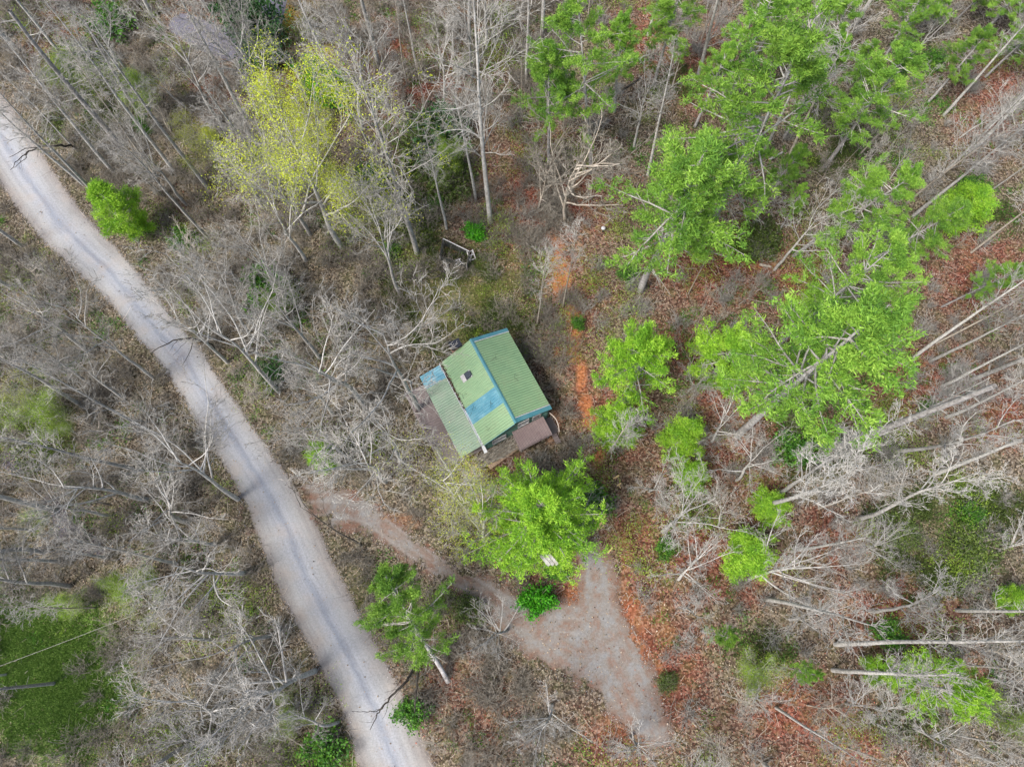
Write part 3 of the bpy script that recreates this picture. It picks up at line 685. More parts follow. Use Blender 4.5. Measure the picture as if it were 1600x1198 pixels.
T('white_fan', 1060, 905, 1090, 885, 'bare white branching tree right of the gravel parking area', 1.4, 1)
T('white_fan', 1235, 968, 1290, 970, 'tangled white bare tree above the lower right pines', 1.35, 0)
T('pole', 1305, 1006, 1700, 1022, 'long straight trunk running level to the right edge, lower right', .8, 1)
T('oak_tall', 1360, 955, 1545, 948, 'bare tree with thick twisting white limbs near the lower right edge', 1.0, 3)
T('slender', 1482, 1038, 1700, 1068, 'short mossy trunk leaving the right edge below the long level trunk', 1.4, 1)
T('white_fan', 1320, 1098, 1382, 1122, 'bare white star shaped tree below the lower right pines', 1.3, 2)
T('white_fan', 1425, 1135, 1530, 1165, 'bare white tree leaning to the bottom right corner', 1.2, 0)
T('bare_spread', 1455, 1100, 1490, 1120, 'small bare white tree between the lower right pines and the corner', 1.3, 1)
T('white_fan', 1165, 1085, 1200, 1115, 'bare white tree at the bottom, right of the red clay bank', 1.0, 3, 8)
T('white_fan', 985, 1150, 1030, 1172, 'bare white tree at the foot of the gravel parking area', 1.0, 0)
T('white_fan', 862, 1100, 868, 1150, 'bare pale fan shaped tree at the bottom centre', .9, 1, 12)
T('white_fan', 792, 985, 773, 1012, 'bare pale starburst tree between road and gravel parking area', 1.0, 2, 11)
T('pine', 1095, 985, 1150, 1000, 'dark and bright green pine right of the red clay bank', .55, 1)
T('pine', 1215, 1040, 1285, 1058, 'green pine, middle of the lower right row', .6, 2)
T('pine_lime', 1395, 1060, 1530, 1092, 'yellow green pine at the lower right edge, end of the row', .85, 1)
T('pine_young', 1345, 1040, 1420, 1060, 'darker green pine next to the yellow green pine at lower right', .9, 1, 6)
T('pine_young', 1560, 930, 1600, 940, 'small green pine on the right edge above the long level trunk', 1.5, 0)
T('pine_young', 1150, 872, 1184, 862, 'small dull green pine behind the bare fan tree at right', 1.4, 1)
T('white_fan', 1560, 860, 1640, 850, 'bare white limbs hanging in from the right edge', 1.3, 2)
T('grey_spread', 242, 592, 45, 450, 'long grey bare tree left of the road, above the left bank of twigs', .6, 0)
T('grey_spread', 436, 612, 268, 470, 'bare grey tree spreading its twigs over the middle of the gravel road', .8, 1)
T('grey_spread', 388, 520, 312, 415, 'bare grey tree right of the road above the one spreading over it', .95, 2)
T('thicket', 350, 470, 300, 400, 'bushy bare tree right of the road, above the middle bend', 1.1, 2)
T('grey_spread', 195, 625, 85, 555, 'wide pale twiggy tree left of the road', .95, 3)
T('grey_spread', 372, 780, 205, 702, 'bare tree with a curved pale trunk, base at the left road edge opposite driveway', .85, 1)
T('grey_spread', 174, 806, 0, 762, 'dark sided bare trunk above the purple creek', .7, 2)
T('grey_spread', 170, 872, 20, 862, 'bare pale limbed tree on the left below the creek', .9, 3)
T('grey_spread', 338, 852, 252, 828, 'bare pale twiggy tree left of the road opposite the driveway', 1.25, 0)
T('grey_spread', 385, 895, 272, 872, 'bare pale tree beside the road, just below the one opposite the driveway', 1.2, 1)
T('white_fan', 492, 1048, 300, 1076, 'largest white bare tree spreading over the lawn at lower left', .95, 0, 22)
T('thick_snag', 86, 1067, -60, 1082, 'thick mossy trunk rising from the lawn at the left edge', .6)
T('grey_spread', 528, 1128, 420, 1160, 'bare pale tree at the bottom, leaning left from the road edge', .8, 2, 15)
T('white_fan', 330, 1150, 250, 1175, 'bare white tree at the bottom edge beneath the largest white tree', 1.3, 3)
T('grey_spread', 330, 1000, 240, 985, 'bare pale tree above the largest white tree at lower left', 1.1, 0)
T('greening', 108, 958, 88, 945, 'light green loose tree at the top of the lawn', 1.0, 1, 5)
T('pine', 700, 1064, 622, 905, 'green pine between driveway and road with a dark sided trunk', 1.3, 0, 15)
T('budding_sparse', 745, 815, 672, 690, 'tree with sparse yellow leaves over the cabin corner and driveway, left stem', .9, 0, 16)
T('budding_sparse', 762, 852, 712, 775, 'tree with sparse yellow leaves left of the big vivid pine, right stem', .85, 1, 15)
T('grey_spread', 602, 752, 545, 682, 'bare grey tree above the driveway mouth, right of the small green pine', 1.1, 3)
T('grey_spread', 655, 640, 555, 478, 'bare grey tree with a curving trunk left of the cabin deck', .78, 0)
T('grey_spread', 572, 636, 462, 468, 'bare grey tree further left of the cabin deck, mossy and leaning', .8, 2)
T('dark_bare', 565, 852, 452, 778, 'dark trunked bare tree lying low across the driveway mouth', .8, 0, 8)
T('pine_young', 515, 725, 496, 702, 'small bright green pine between road and bare trees above the driveway', 0.9, 0, 6.5)
T('grey_spread', 625, 460, 560, 330, 'bare grey tree left of the clearing and the wire pen', .85, 1)
T('grey_spread', 500, 560, 420, 430, 'bare grey tree in the thick woods between road and clearing', .85, 3)
T('grey_spread', 450, 470, 380, 350, 'bare grey tree below the largest yellow green tree', .9, 0)
def G(kind, u, v, h, label, w=1.0):
    b = wp(u, v); plant(kind, b, np.array([b[0]+R.normal(0, .1), b[1]+R.normal(0, .1), h]), label, w)
G('dark_shrub', 405, 60, 8.0, 'dark glossy holly beside the asphalt drive', .8)
G('dark_shrub', 425, 90, 5.0, 'dark low holly clump just below the taller holly', 1.1)
G('vivid_shrub', 505, 150, 4.0, 'bright green shrub right of the largest yellow green tree', 1.3)
G('olive_shrub', 655, 235, 5.0, 'dull green bushy shrub in the dark hollow above the pen', 1.2)
G('dark_shrub', 690, 230, 5.5, 'dark green evergreen between the tall pale tree and tallest bare tree', 1.1)
G('olive_shrub', 705, 290, 4.5, 'dull green shrub just left of the tallest bare tree', 1.2)
G('green_shrub', 582, 285, 2.6, 'green shrub right of the yellow green trees', 1.1)
G('vivid_shrub', 741, 371, 2.0, 'small vivid green shrub at the corner of the wire pen', 1.0)
G('green_shrub', 683, 322, 1.6, 'small green shrub above the wire pen')
G('green_shrub', 614, 398, 1.8, 'small green shrub left of the pen beside the tall pale trunk')
G('vivid_shrub', 838, 935, 2.6, 'vivid green shrub under the lower edge of the big pine', 1.1)
G('green_shrub', 425, 465, 4.0, 'light green shrub in the bare woods right of the road', 1.2)
G('dark_shrub', 430, 585, 3.0, 'dark green shrub beside the trunk of the tree over the road', 1.0)
G('green_shrub', 902, 510, 1.8, 'small green shrub beside the orange clay cut', .9)
G('green_shrub', 645, 1110, 2.5, 'grey green shrub at the right edge of the lower road', 1.1)
G('green_shrub', 512, 1175, 2.5, 'bright green shrub on the left edge of the road at the bottom', 1.5)
G('olive_shrub', 735, 955, 2.0, 'green shrub below the driveway ruts', 1.3)
G('olive_shrub', 1042, 1068, 1.5, 'low green mound on the red clay bank', 1.1)
G('green_shrub', 290, 385, 2.5, 'green shrub right of the young pine by the road', 1.0)
G('green_shrub', 180, 55, 4.0, 'green shrub under the dead trunks near the top left', 1.1)
G('green_shrub', 230, 205, 2.0, 'green shrub at the foot of the grey dead trunk', 1.2)
G('olive_shrub', 140, 100, 5.0, 'dull green shrub between the mottled dead trunks', 1.1)
G('olive_shrub', 1230, 650, 3.0, 'dark green laurel beside the thick pine trunk at right', 1.3)
G('green_shrub', 1240, 700, 3.0, 'green shrub above the forked white tree', 1.3)
G('olive_shrub', 1400, 830, 2.0, 'green laurel below the spreading white tree', 1.6)
G('olive_shrub', 1520, 850, 2.5, 'dark green laurel near the right edge under white limbs', 1.8)
G('olive_shrub', 1180, 385, 3.5, 'olive green shrub left of the forked pale tree', 1.3)
G('green_shrub', 1040, 860, 2.0, 'small green shrub among bare trees right of the big pine', 1.0)
T('greening', 70, 660, 40, 640, 'greening tree with a soft light green crown at the left edge', 1.3, 0, 7)
T('greening', 205, 150, 190, 128, 'greening tree between the mottled dead trunk and the wide grey tree', 1.0, 1, 8)
T('greening', 128, 135, 105, 105, 'greening tree left of the mottled dead trunk near the top left corner', 1.0, 0, 8)
T('pine', 1330, 170, 1360, 60, 'slim green pine in the upper right, left of the broken pale stub', 1.3, 0)
T('pine', 1180, 90, 1230, -20, 'dark green pine at the top edge right of the long pale trunk', 1.3, 2)
T('pine', 1590, 235, 1650, 170, 'green pine on the right edge in the upper right', 1.3, 1)
T('slender', 1375, 350, 1620, 175, 'long straight pale trunk rising behind the widest right hand pine', 1.4, 2)
T('slender', 1230, 250, 1335, 60, 'straight grey trunk among the top right pines, left of the yellow green one', 1.6, 1)
T('pine_young', 1195, 800, 1210, 790, 'small green pine under the foot of the forked white trees', 1.4, 0, 5)
T('pine', 858, 262, 842, 70, 'green pine left of the open top centre pine', 1.0, 0)
T('pine', 960, 175, 975, 20, 'green pine just right of the open top centre pine', 1.1, 2)
T('pine', 1085, 200, 1140, 70, 'bushy green pine between the top centre pines and the long pale trunk', 1.2, 1)
T('pine', 1225, 215, 1310, 70, 'light green pine in the top right beside the long pale trunk', 1.25, 0)
T('pine_open', 1260, 130, 1335, 0, 'open green pine touching the top edge in the top right', 1.3, 1)
T('pine', 1370, 110, 1445, -10, 'light green pine on the top edge above the broken pale stub', 1.3, 2)
T('pine', 1450, 160, 1555, 55, 'light green pine below the top right corner', 1.3, 0)
T('pine', 1340, 420, 1500, 310, 'light green pine joined to the right side of the widest right hand crown', 1.0, 0)
T('pine_open', 1190, 640, 1290, 545, 'open light green pine right of the lime green bushy pine, over the thick trunk', 1.0, 1)
T('pine', 1470, 480, 1600, 420, 'yellow green pine touching the right edge above three long trunks', .9, 2)
T('pine', 1215, 365, 1260, 290, 'slim light green pine between the large centre right pine and the forked pale tree', .8, 1)
T('pine_young', 1265, 490, 1285, 470, 'small light green pine below the forked pale tree', 1.5, 1, 6)
T('greening', 1180, 1045, 1190, 1050, 'low greening tree between the two left pines of the lower right row', 1.2, 0, 6)
T('greening', 1560, 1120, 1590, 1130, 'greening tree under the yellow green pine at the lower right edge', 1.2, 1, 6)
T('greening', 705, 270, 700, 245, 'greening tree left of the tallest bare tree, over dark evergreens', 1.0, 1, 7)
T('pine', 1540, 120, 1640, 20, 'full light green pine filling the top right corner', 1.4, 1)
T('pine', 1130, 250, 1200, 150, 'light green pine right of the large centre right pine crown', 1.1, 3)
T('pine', 1495, 30, 1570, -40, 'pine at the top edge just left of the top right corner', 1.5, 0)
T('pine', 1180, 330, 1250, 225, 'light green pine above the slim one beside the forked pale tree', .9, 3)
T('greening', 440, 480, 428, 462, 'greening tree in the bare woods right of the middle of the road', 1.0, 0, 6)
def limb(paths, label, parent_z=0.0):
    """a dark crooked limb: each path is (u, v, height, radius)"""
    a0 = wp(paths[0][0][0], paths[0][0][1], 0.0); polys = []
    for pth in paths:
        k_ = np.array([[*wp(q[0], q[1], q[2]), q[2], q[3]] for q in pth]); n = 4*(len(k_)-1)+1; t = np.linspace(0, len(k_)-1, n)
        pts = np.stack([np.interp(t, np.arange(len(k_)), k_[:, i]) for i in range(4)], 1); pts[1:-1, :3] += R.normal(0, .05, (n-2, 3)); pts[:, :2] -= a0
        polys.append((pts[None, :, :3], pts[None, :, 3]))
    tw = []
    for P_, r_ in polys:
        p, d, L, r, t_ = kids(P_, r_, 7, .35, 1, 45, .22, .4, R); tw.append(grow(p, d, L, np.clip(r, .012, .03), 5, .16, 0, R, .4))
    root = empty('dark_bare_tree', (a0[0], a0[1], 0)); tag(root, label, 'bare tree', 'dark leaning bare trees')
    obj('trunk', mk('trunk', polys, 7, M['bark_dark']), root); obj('crown', mk('crown', tw, 3, M['bark_dark']), root)
limb([[(656,1040,0,.17),(655,1034,1.5,.15),(640,1054,3.2,.13),(630,1070,4,.12),(612,1086,4.5,.10),(600,1103,4.8,.08),(590,1115,5,.05),(578,1140,5.2,.025)],
      [(600,1103,4.8,.05),(592,1110,4.9,.04),(575,1112,5.1,.03),(550,1111,5.4,.015)], [(655,1034,1.6,.12),(651,1060,3,.11),(649,1085,3.6,.09),(648,1112,4,.06)]],
     'forked black bare limb hanging over the lower gravel road')
limb([[(118,232,0,.16),(112,227,2,.13),(90,228,4,.11),(62,229,5,.09),(45,236,5.4,.07),(32,246,5.8,.05),(16,266,6.2,.02)], [(62,229,5,.06),(40,232,5.6,.045),(14,246,6.2,.02)], [(45,236,5.4,.05),(38,250,5.8,.035),(22,262,6.2,.015)]],
     'dark crooked limb reaching over the gravel road in the upper left')
limb([[(345,560,0,.12),(330,540,3,.11),(300,527,6,.09),(270,532,7,.07),(240,548,7.6,.04),(226,575,8,.015)], [(300,527,6,.06),(300,545,6.5,.04),(285,570,7,.02)]],
     'dark arching limb over the middle of the gravel road')
# ---------------------------------------------------------------- the rest of the wood: every tree a copy of its own
LAND = [('wire pen', 710, 395), ('cabin chimney', 717, 546), ('cabin deck', 655, 650), ('big vivid pine', 858, 800), ('driveway mouth', 480, 780),
  ('asphalt drive', 350, 60), ('largest yellow green tree', 450, 200), ('upper road end', 40, 260), ('road bend', 300, 590),
  ('purple creek', 125, 840), ('lower left lawn', 90, 1050), ('lower road end', 620, 1150), ('gravel parking area', 930, 1000), ('orange clay cut', 900, 540),
  ('tallest bare tree', 755, 250), ('round bright pine', 1010, 530), ('lime green bushy pine', 1150, 530), ('forked white trees', 1280, 700),
  ('lower right pines', 1300, 1060), ('broken pale stub', 1480, 50), ('thick broken trunk', 1420, 640), ('widest right hand pine', 1430, 320), ('top centre pine', 910, 90),
  ('top left corner', 0, 0), ('left edge bank of twigs', 40, 520)]
NUM = ['nearest', 'second nearest', 'third nearest', 'fourth nearest', 'fifth nearest', 'sixth nearest', 'seventh nearest', 'eighth nearest', 'ninth nearest', 'tenth nearest',
  'eleventh nearest', 'twelfth nearest', 'thirteenth nearest', 'fourteenth nearest', 'fifteenth nearest', 'sixteenth nearest']
NOGO = [(390,75,75,60),(215,1030,100,80),(890,410,40,60),(725,470,105,75),(85,1055,130,120),(800,715,70,50),(700,1000,1,1),(715,395,45,35),(905,560,18,170),(950,1010,90,110),(460,30,50,50),(840,620,70,60),(560,1050,70,90)]
def ok(P_, msep):
    u, v = px(P_[0], P_[1])
    if u < -40 or u > 1640 or v < -30 or v > 1230: return False
    Q = P_[None]
    if hard_sdf(Q)[0] < 1.4 or in_house(Q, 1.2)[0]: return False
    for cx, cy, rx, ry in NOGO:
        if ((u-cx)/rx)**2+((v-cy)/ry)**2 < 1: return False
    return all((P_[0]-x)**2+(P_[1]-y)**2 > msep*msep for x, y in PLACED)
def region(u, v):
    # left of the road / between road and clearing / red leaf woods on the right / pines
    xr = np.interp(v, [100, 300, 600, 850, 1200], [-80, 58, 310, 458, 618])
    if u < xr: return 'left'
    if u < 640 and v < 800: return 'mid'
    if v < 330 and u < 930: return 'top'
    if u < 800: return 'low'
    return 'right'
MIX = {'left': [('grey_spread', .36, 11, 19), ('white_fan', .08, 8, 14), ('thicket', .28, 5, 9), ('sapling', .2, 7, 11), ('budding_sparse', .06, 7, 9), ('slender', .08, 12, 17), ('greening', .05, 5, 8)],
  'mid': [('grey_spread', .38, 11, 20), ('thicket', .26, 5, 9), ('sapling', .18, 8, 12), ('slender', .20, 14, 20), ('budding_sparse', .06, 7, 10)],
  'top': [('thicket', .3, 5, 9), ('sapling', .3, 7, 12), ('grey_spread', .25, 10, 16), ('slender', .15, 13, 18)],
  'low': [('thicket', .6, 4, 7), ('sapling', .4, 5, 8)],
  'right': [('bare_spread', .26, 7, 13), ('white_fan', .26, 6, 11), ('thicket', .10, 4, 7), ('sapling', .22, 6, 11), ('slender', .2, 13, 20), ('green_shrub', .08, 1.5, 3)]}
fill = []
rf = np.random.default_rng(21); tries = 0; npole = 0
while len(fill) < 215 and tries < 12000:
    tries += 1
    u, v = rf.uniform(-35, 1635), rf.uniform(-25, 1225); b = wp(u, v)
    if rf.uniform() > (1.0 if u < 640 else .75): continue
    if not ok(b, 2.1): continue
    mx = MIX[region(u, v)]; k = rf.choice(len(mx), p=np.array([q[1] for q in mx])/sum(q[1] for q in mx)); kind, _, h0, h1 = mx[k]
    if npole < 62 and (v < 420 or u < 330 or u > 1180) and rf.uniform() < .5: kind, h0, h1 = 'pole', 17, 27; npole += 1
    h = rf.uniform(h0, h1); le = rf.normal(0, .03*h, 2)
    fill.append((plant(kind, b, np.array([b[0]+le[0], b[1]+le[1], h]), None, float(rf.uniform(.85, 1.25)), rng=rf), kind, u, v, h))
LOOK = dict(white_fan='fanning pale bare tree', pole='tall straight bare tree', grey_spread='bare grey spreading tree', thicket='low bushy bare tree', sapling='thin bare sapling', budding_sparse='sparsely budding tree',
   slender='slender straight bare tree', bare_spread='white barked bare tree', green_shrub='green shrub', greening='greening tree')
by = {}
for f in fill:
    d = [math.hypot(f[2]-l[1], f[3]-l[2]) for l in LAND]; i = int(np.argmin(d)); by.setdefault((f[1], i), []).append((d[i], f[0]))
for (kind, i), L in by.items():
    L.sort(key=lambda t: t[0])
    for n, (_, o) in enumerate(L): o['label'] = '%s, %s of its kind to the %s' % (LOOK[kind], NUM[n], LAND[i][0])

# ---------------------------------------------------------------- cut logs and boards lying about, small things
def log(u0, v0, u1, v1, r, label, mat='bark_white', name='fallen_log', cat='log', grp=None, z=.15):
    a, b_ = wp(u0, v0), wp(u1, v1); n = 7
    pts = np.stack([np.linspace(a[0], b_[0], n), np.linspace(a[1], b_[1], n), np.full(n, z+r)], 1); pts[1:-1] += R.normal(0, r*.3, (n-2, 3)); pts[:, 2] = np.maximum(pts[:, 2], r*.8)
    pts -= np.array([a[0], a[1], 0])
    V, Fq = tubes([(pts[None], np.linspace(r, r*.8, n)[None])], 9)
    me = mesh_np(name, V, Fq, M[mat], smooth_=True)
    bm_caps = [(0, n-1)]
    o = obj(name, me, None, (a[0], a[1], 0)); tag(o, label, cat, grp)
    for i in (0, n-1):
        mb = MB(); base = i*9; mb.add([V[base+j] for j in range(9)], [tuple(range(9))]); mb.build('cut_end', M['cutwood'], o)
    return o
m, nt, b = new_mat('cut_wood'); n_ = noise(nt, 12, 4, .6, geo_pos(nt))
nt.links.new(ramp(nt, n_.outputs[0], [(.3, (.42,.27,.11)), (.7, (.68,.50,.27))]).outputs[0], b.inputs['Base Color']); b.inputs['Roughness'].default_value = .8; M['cutwood'] = m
def board(u0, v0, u1, v1, w_, label, grp, z=.12):
    a, b_ = wp(u0, v0), wp(u1, v1); mb = MB(); mb.bar((0, 0, 0), (b_[0]-a[0], b_[1]-a[1], float(R.uniform(-.05, .1))), w_, .05)
    o = mb.build('cut_plank', M['cutwood'], None, .006, (a[0], a[1], z)); tag(o, label, 'plank', grp); return o
board(947, 801, 933, 828, .22, 'longest pale plank beside the right tip of the big pine', 'cut planks on the leaves')
board(930, 815, 942, 811, .12, 'short plank crossing the longest pale plank', 'cut planks on the leaves', .2)
board(938, 825, 944, 820, .14, 'short plank just right of the foot of the longest plank', 'cut planks on the leaves')
board(958, 748, 967, 743, .18, 'short orange plank, uppermost right of the big pine', 'cut planks on the leaves')
board(964, 759, 970, 755, .16, 'short orange plank just below the uppermost one', 'cut planks on the leaves')
board(967, 758, 969, 763, .10, 'thin orange splinter across the second short orange plank', 'cut planks on the leaves', .2)
board(949, 864, 957, 855, .16, 'single pale plank beside the gravel parking area', 'cut planks on the leaves')
log(1200, 252, 1222, 240, .16, 'short grey fallen log under the top right pines')
log(985, 100, 1015, 88, .14, 'pale fallen log between the two top centre pines')
log(1255, 680, 1330, 742, .1, 'thin fallen stem among the laurels at right', 'bark_tan')
log(1185, 415, 1203, 419, .18, 'pinkish rotten log on red leaves near the forked pale tree', 'bark_tan')
log(640, 1000, 652, 1020, .1, 'dark fallen stem by the pine trunk near the lower road', 'bark_dark')
log(1000, 125, 940, 165, .13, 'dark fallen log on red leaves below the top centre pine', 'bark_dark')
log(135, 8, 160, 35, .16, 'dark fallen log on brown leaves near the top left', 'bark_dark')
log(175, 790, 148, 785, .1, 'dark fallen log just above the creek', 'bark_dark')
log(400, 1045, 380, 1052, .16, 'dark fallen log near the foot of the largest white tree', 'bark_dark')
log(375, 940, 362, 928, .12, 'dark fallen limb left of the road below the pale trees', 'bark_dark')
# pale round cap on a short post, left of the large centre right pine
m, nt, b = new_mat('pale_paint'); n_ = noise(nt, 6, 4, .6, geo_pos(nt))
nt.links.new(ramp(nt, n_.outputs[0], [(.3, (.30,.30,.31)), (.7, (.44,.44,.45))]).outputs[0], b.inputs['Base Color']); b.inputs['Roughness'].default_value = .6; M['pale'] = m
a = wp(941, 364); root = empty('vent_post', (a[0], a[1], .05)); tag(root, 'short post with a pale round cap on red leaves left of the large pine', 'post')
t = np.array([[[0, 0, 0], [0, 0, .55], [0, 0, 1.1]]]); V, Fq = tubes([(t, np.array([[.08, .08, .08]]))], 8); obj('post', mesh_np('post', V, Fq, M['bark_dark'], smooth_=True), root)
cs = [(0, .24, 1.02), (0, .27, 1.06), (0, .22, 1.15), (0, .12, 1.2), (0, .02, 1.22)]
t = np.array([[[0, 0, c_[2]] for c_ in cs]]); V, Fq = tubes([(t, np.array([[c_[1] for c_ in cs]]))], 14); obj('cap', mesh_np('cap', V, Fq, M['pale'], smooth_=True), root)
# weathered panel showing through the big pine
a = wp(858, 874, 10.5); root = empty('panel_stand', (a[0], a[1], 0)); tag(root, 'pale grey weathered panel on a pole showing through the big vivid pine', 'panel')
mb = MB(); mb.bar((0, 0, 0), (0, 0, 10.4), .14); mb.build('pole', M['bark_grey'], root)
mb = MB(); an = math.radians(-50); ux, uy = math.cos(an), math.sin(an); vx, vy = -uy, ux
def pp(s, t_, z): return (s*ux+t_*vx, s*uy+t_*vy, z)
for k_ in range(3):
    t0_, t1_ = -.45+.3*k_, -.45+.3*k_+.28
    mb.hexa([pp(-.8, t0_, 10.45-.1*k_), pp(.8-.2*(2-k_), t0_, 10.45-.1*k_), pp(.8-.2*(2-k_), t1_, 10.42-.1*k_), pp(-.8, t1_, 10.42-.1*k_)],
            [pp(-.8, t0_, 10.52-.1*k_), pp(.8-.2*(2-k_), t0_, 10.52-.1*k_), pp(.8-.2*(2-k_), t1_, 10.49-.1*k_), pp(-.8, t1_, 10.49-.1*k_)])
mb.build('panel', M['bark_grey'], root)
# wire over the lawn
a, b_ = wp(-60, 1062, 6.0), wp(235, 950, 6.5); n = 24; tt = np.linspace(0, 1, n)
pts = np.stack([a[0]+(b_[0]-a[0])*tt, a[1]+(b_[1]-a[1])*tt, 6.0+.5*tt-1.6*tt*(1-tt)], 1); V, Fq = tubes([(pts[None], np.full((1, n), .022))], 5)
root = empty('power_line', (float(a[0]), float(a[1]), 0)); tag(root, 'thin overhead wire crossing the lower left lawn between poles', 'power line')
obj('wire', mesh_np('wire', V-np.array([a[0], a[1], 0]), Fq, M['twig_grey']), root)
mb = MB(); mb.bar((0, 0, -.2), (0, 0, 6.3), .2); mb.build('pole', M['bark_grey'], root)
mb = MB(); d_ = b_-a; mb.bar((d_[0], d_[1], -.2), (d_[0], d_[1], 6.7), .16); mb.build('pole', M['bark_grey'], root)

# ---------------------------------------------------------------- wire pen with a collapsed white gate
m, nt, b = new_mat('weathered_wood'); n_ = noise(nt, 9, 5, .7, geo_pos(nt))
nt.links.new(ramp(nt, n_.outputs[0], [(.3, (.16,.145,.13)), (.5, (.30,.28,.26)), (.75, (.48,.46,.43))]).outputs[0], b.inputs['Base Color']); b.inputs['Roughness'].default_value = .9; M['wood_grey'] = m
m, nt, b = new_mat('white_board'); n_ = noise(nt, 7, 5, .7, geo_pos(nt))
nt.links.new(ramp(nt, n_.outputs[0], [(.3, (.20,.185,.18)), (.6, (.48,.46,.45))]).outputs[0], b.inputs['Base Color']); b.inputs['Roughness'].default_value = .8; M['white'] = m
m, nt, b = new_mat('wire_mesh'); b.inputs['Base Color'].default_value = (.05,.055,.05,1); b.inputs['Roughness'].default_value = .6; b.inputs['Metallic'].default_value = .4; M['wire'] = m
pc = [np.append(wp(u, v, 1.5), 1.5) for u, v in ((692, 373), (733, 393), (729, 414), (687, 400))]
o0 = pc[0].copy(); o0[2] = 0; root = empty('wire_pen', tuple(o0)); tag(root, 'derelict wire pen with a pale top rail in the grassy clearing', 'animal pen')
pc = [p_-o0 for p_ in pc]
for p_ in pc:
    mb = MB(); mb.bar((p_[0], p_[1], -.1), (p_[0], p_[1], 1.52), .1); mb.build('post', M['wood_grey'], root)
for i in range(4):
    p_, q_ = pc[i], pc[(i+1) % 4]
    mb = MB(); mb.bar((p_[0], p_[1], 1.56), (q_[0], q_[1], 1.56), .10 if i == 0 else .06, .06); mb.build('top_rail', M['white'] if i == 0 else M['bark_dark'], root)
    mb = MB(); mb.bar((p_[0], p_[1], .1), (q_[0], q_[1], .1), .1, .14); mb.build('bottom_rail', M['bark_dark'], root)
    mb = MB(); L = np.linalg.norm(q_[:2]-p_[:2]); k_ = int(L/.16)
    for j in range(1, k_): c_ = p_+(q_-p_)*j/k_; mb.bar((c_[0], c_[1], .15), (c_[0], c_[1], 1.5), .03)
    for j in range(1, 9): mb.bar((p_[0], p_[1], .15+.15*j), (q_[0], q_[1], .15+.15*j), .03)
    mb.build('wire_panel', M['wire'], root)
mb = MB()
for j in range(1, 3):
    a_, b2 = pc[0]+(pc[1]-pc[0])*j/3, pc[3]+(pc[2]-pc[3])*j/3; mb.bar((a_[0], a_[1], 1.54), (b2[0], b2[1], 1.54), .06)
mb.build('cross_rail', M['bark_dark'], root)
mb = MB(); c_ = sum(pc)/4
for j in range(170):
    x, y = c_[0]+R.uniform(-1.3, 1.3), c_[1]+R.uniform(-.5, .5); mb.bar((x, y, .05), (x+R.normal(0, .5), y+R.normal(0, .4), R.uniform(.2, .9)), .02)
mb.build('bramble_stems', M['bark_dark'], root)
def gate(u, v, z, rz, tilt, label, w_=.8, l_=1.3):
    a = wp(u, v, z); mb = MB()
    for x in (0, w_-.1): mb.box(x, x+.1, 0, l_, 0, .045)
    for y in (.1, l_*.5, l_-.2): mb.box(.1, w_-.1, y, y+.1, .005, .04)
    mb.bar((.1, .15, .055), (w_-.1, l_-.2, .055), .08, .03)
    o = mb.build('broken_gate', M['white'], None, .004, (a[0], a[1], z)); o.rotation_euler = (tilt, 0, rz); tag(o, label, 'gate', 'broken white gates at the wire pen'); return o
gate(734, 409, .35, math.radians(22), .75, 'broken white gate leaning outside the right end of the wire pen')
gate(722, 410, .9, math.radians(115), .1, 'small white gate frame resting inside the wire pen', .55, .8)
mb = MB(); 
for j in range(60):
    an, rr = R.uniform(0, TAU), R.uniform(0, 1.1); mb.bar((rr*math.cos(an), rr*math.sin(an), R.uniform(0, .3)), (rr*math.cos(an)+R.normal(0, .7), rr*math.sin(an)+R.normal(0, .5), R.uniform(0, .5)), .05)
a = wp(697, 425); tag(mb.build('brush_pile', M['bark_dark'], None, 0, (a[0], a[1], .05)), 'heap of dark cut branches just below the wire pen', 'brush pile')
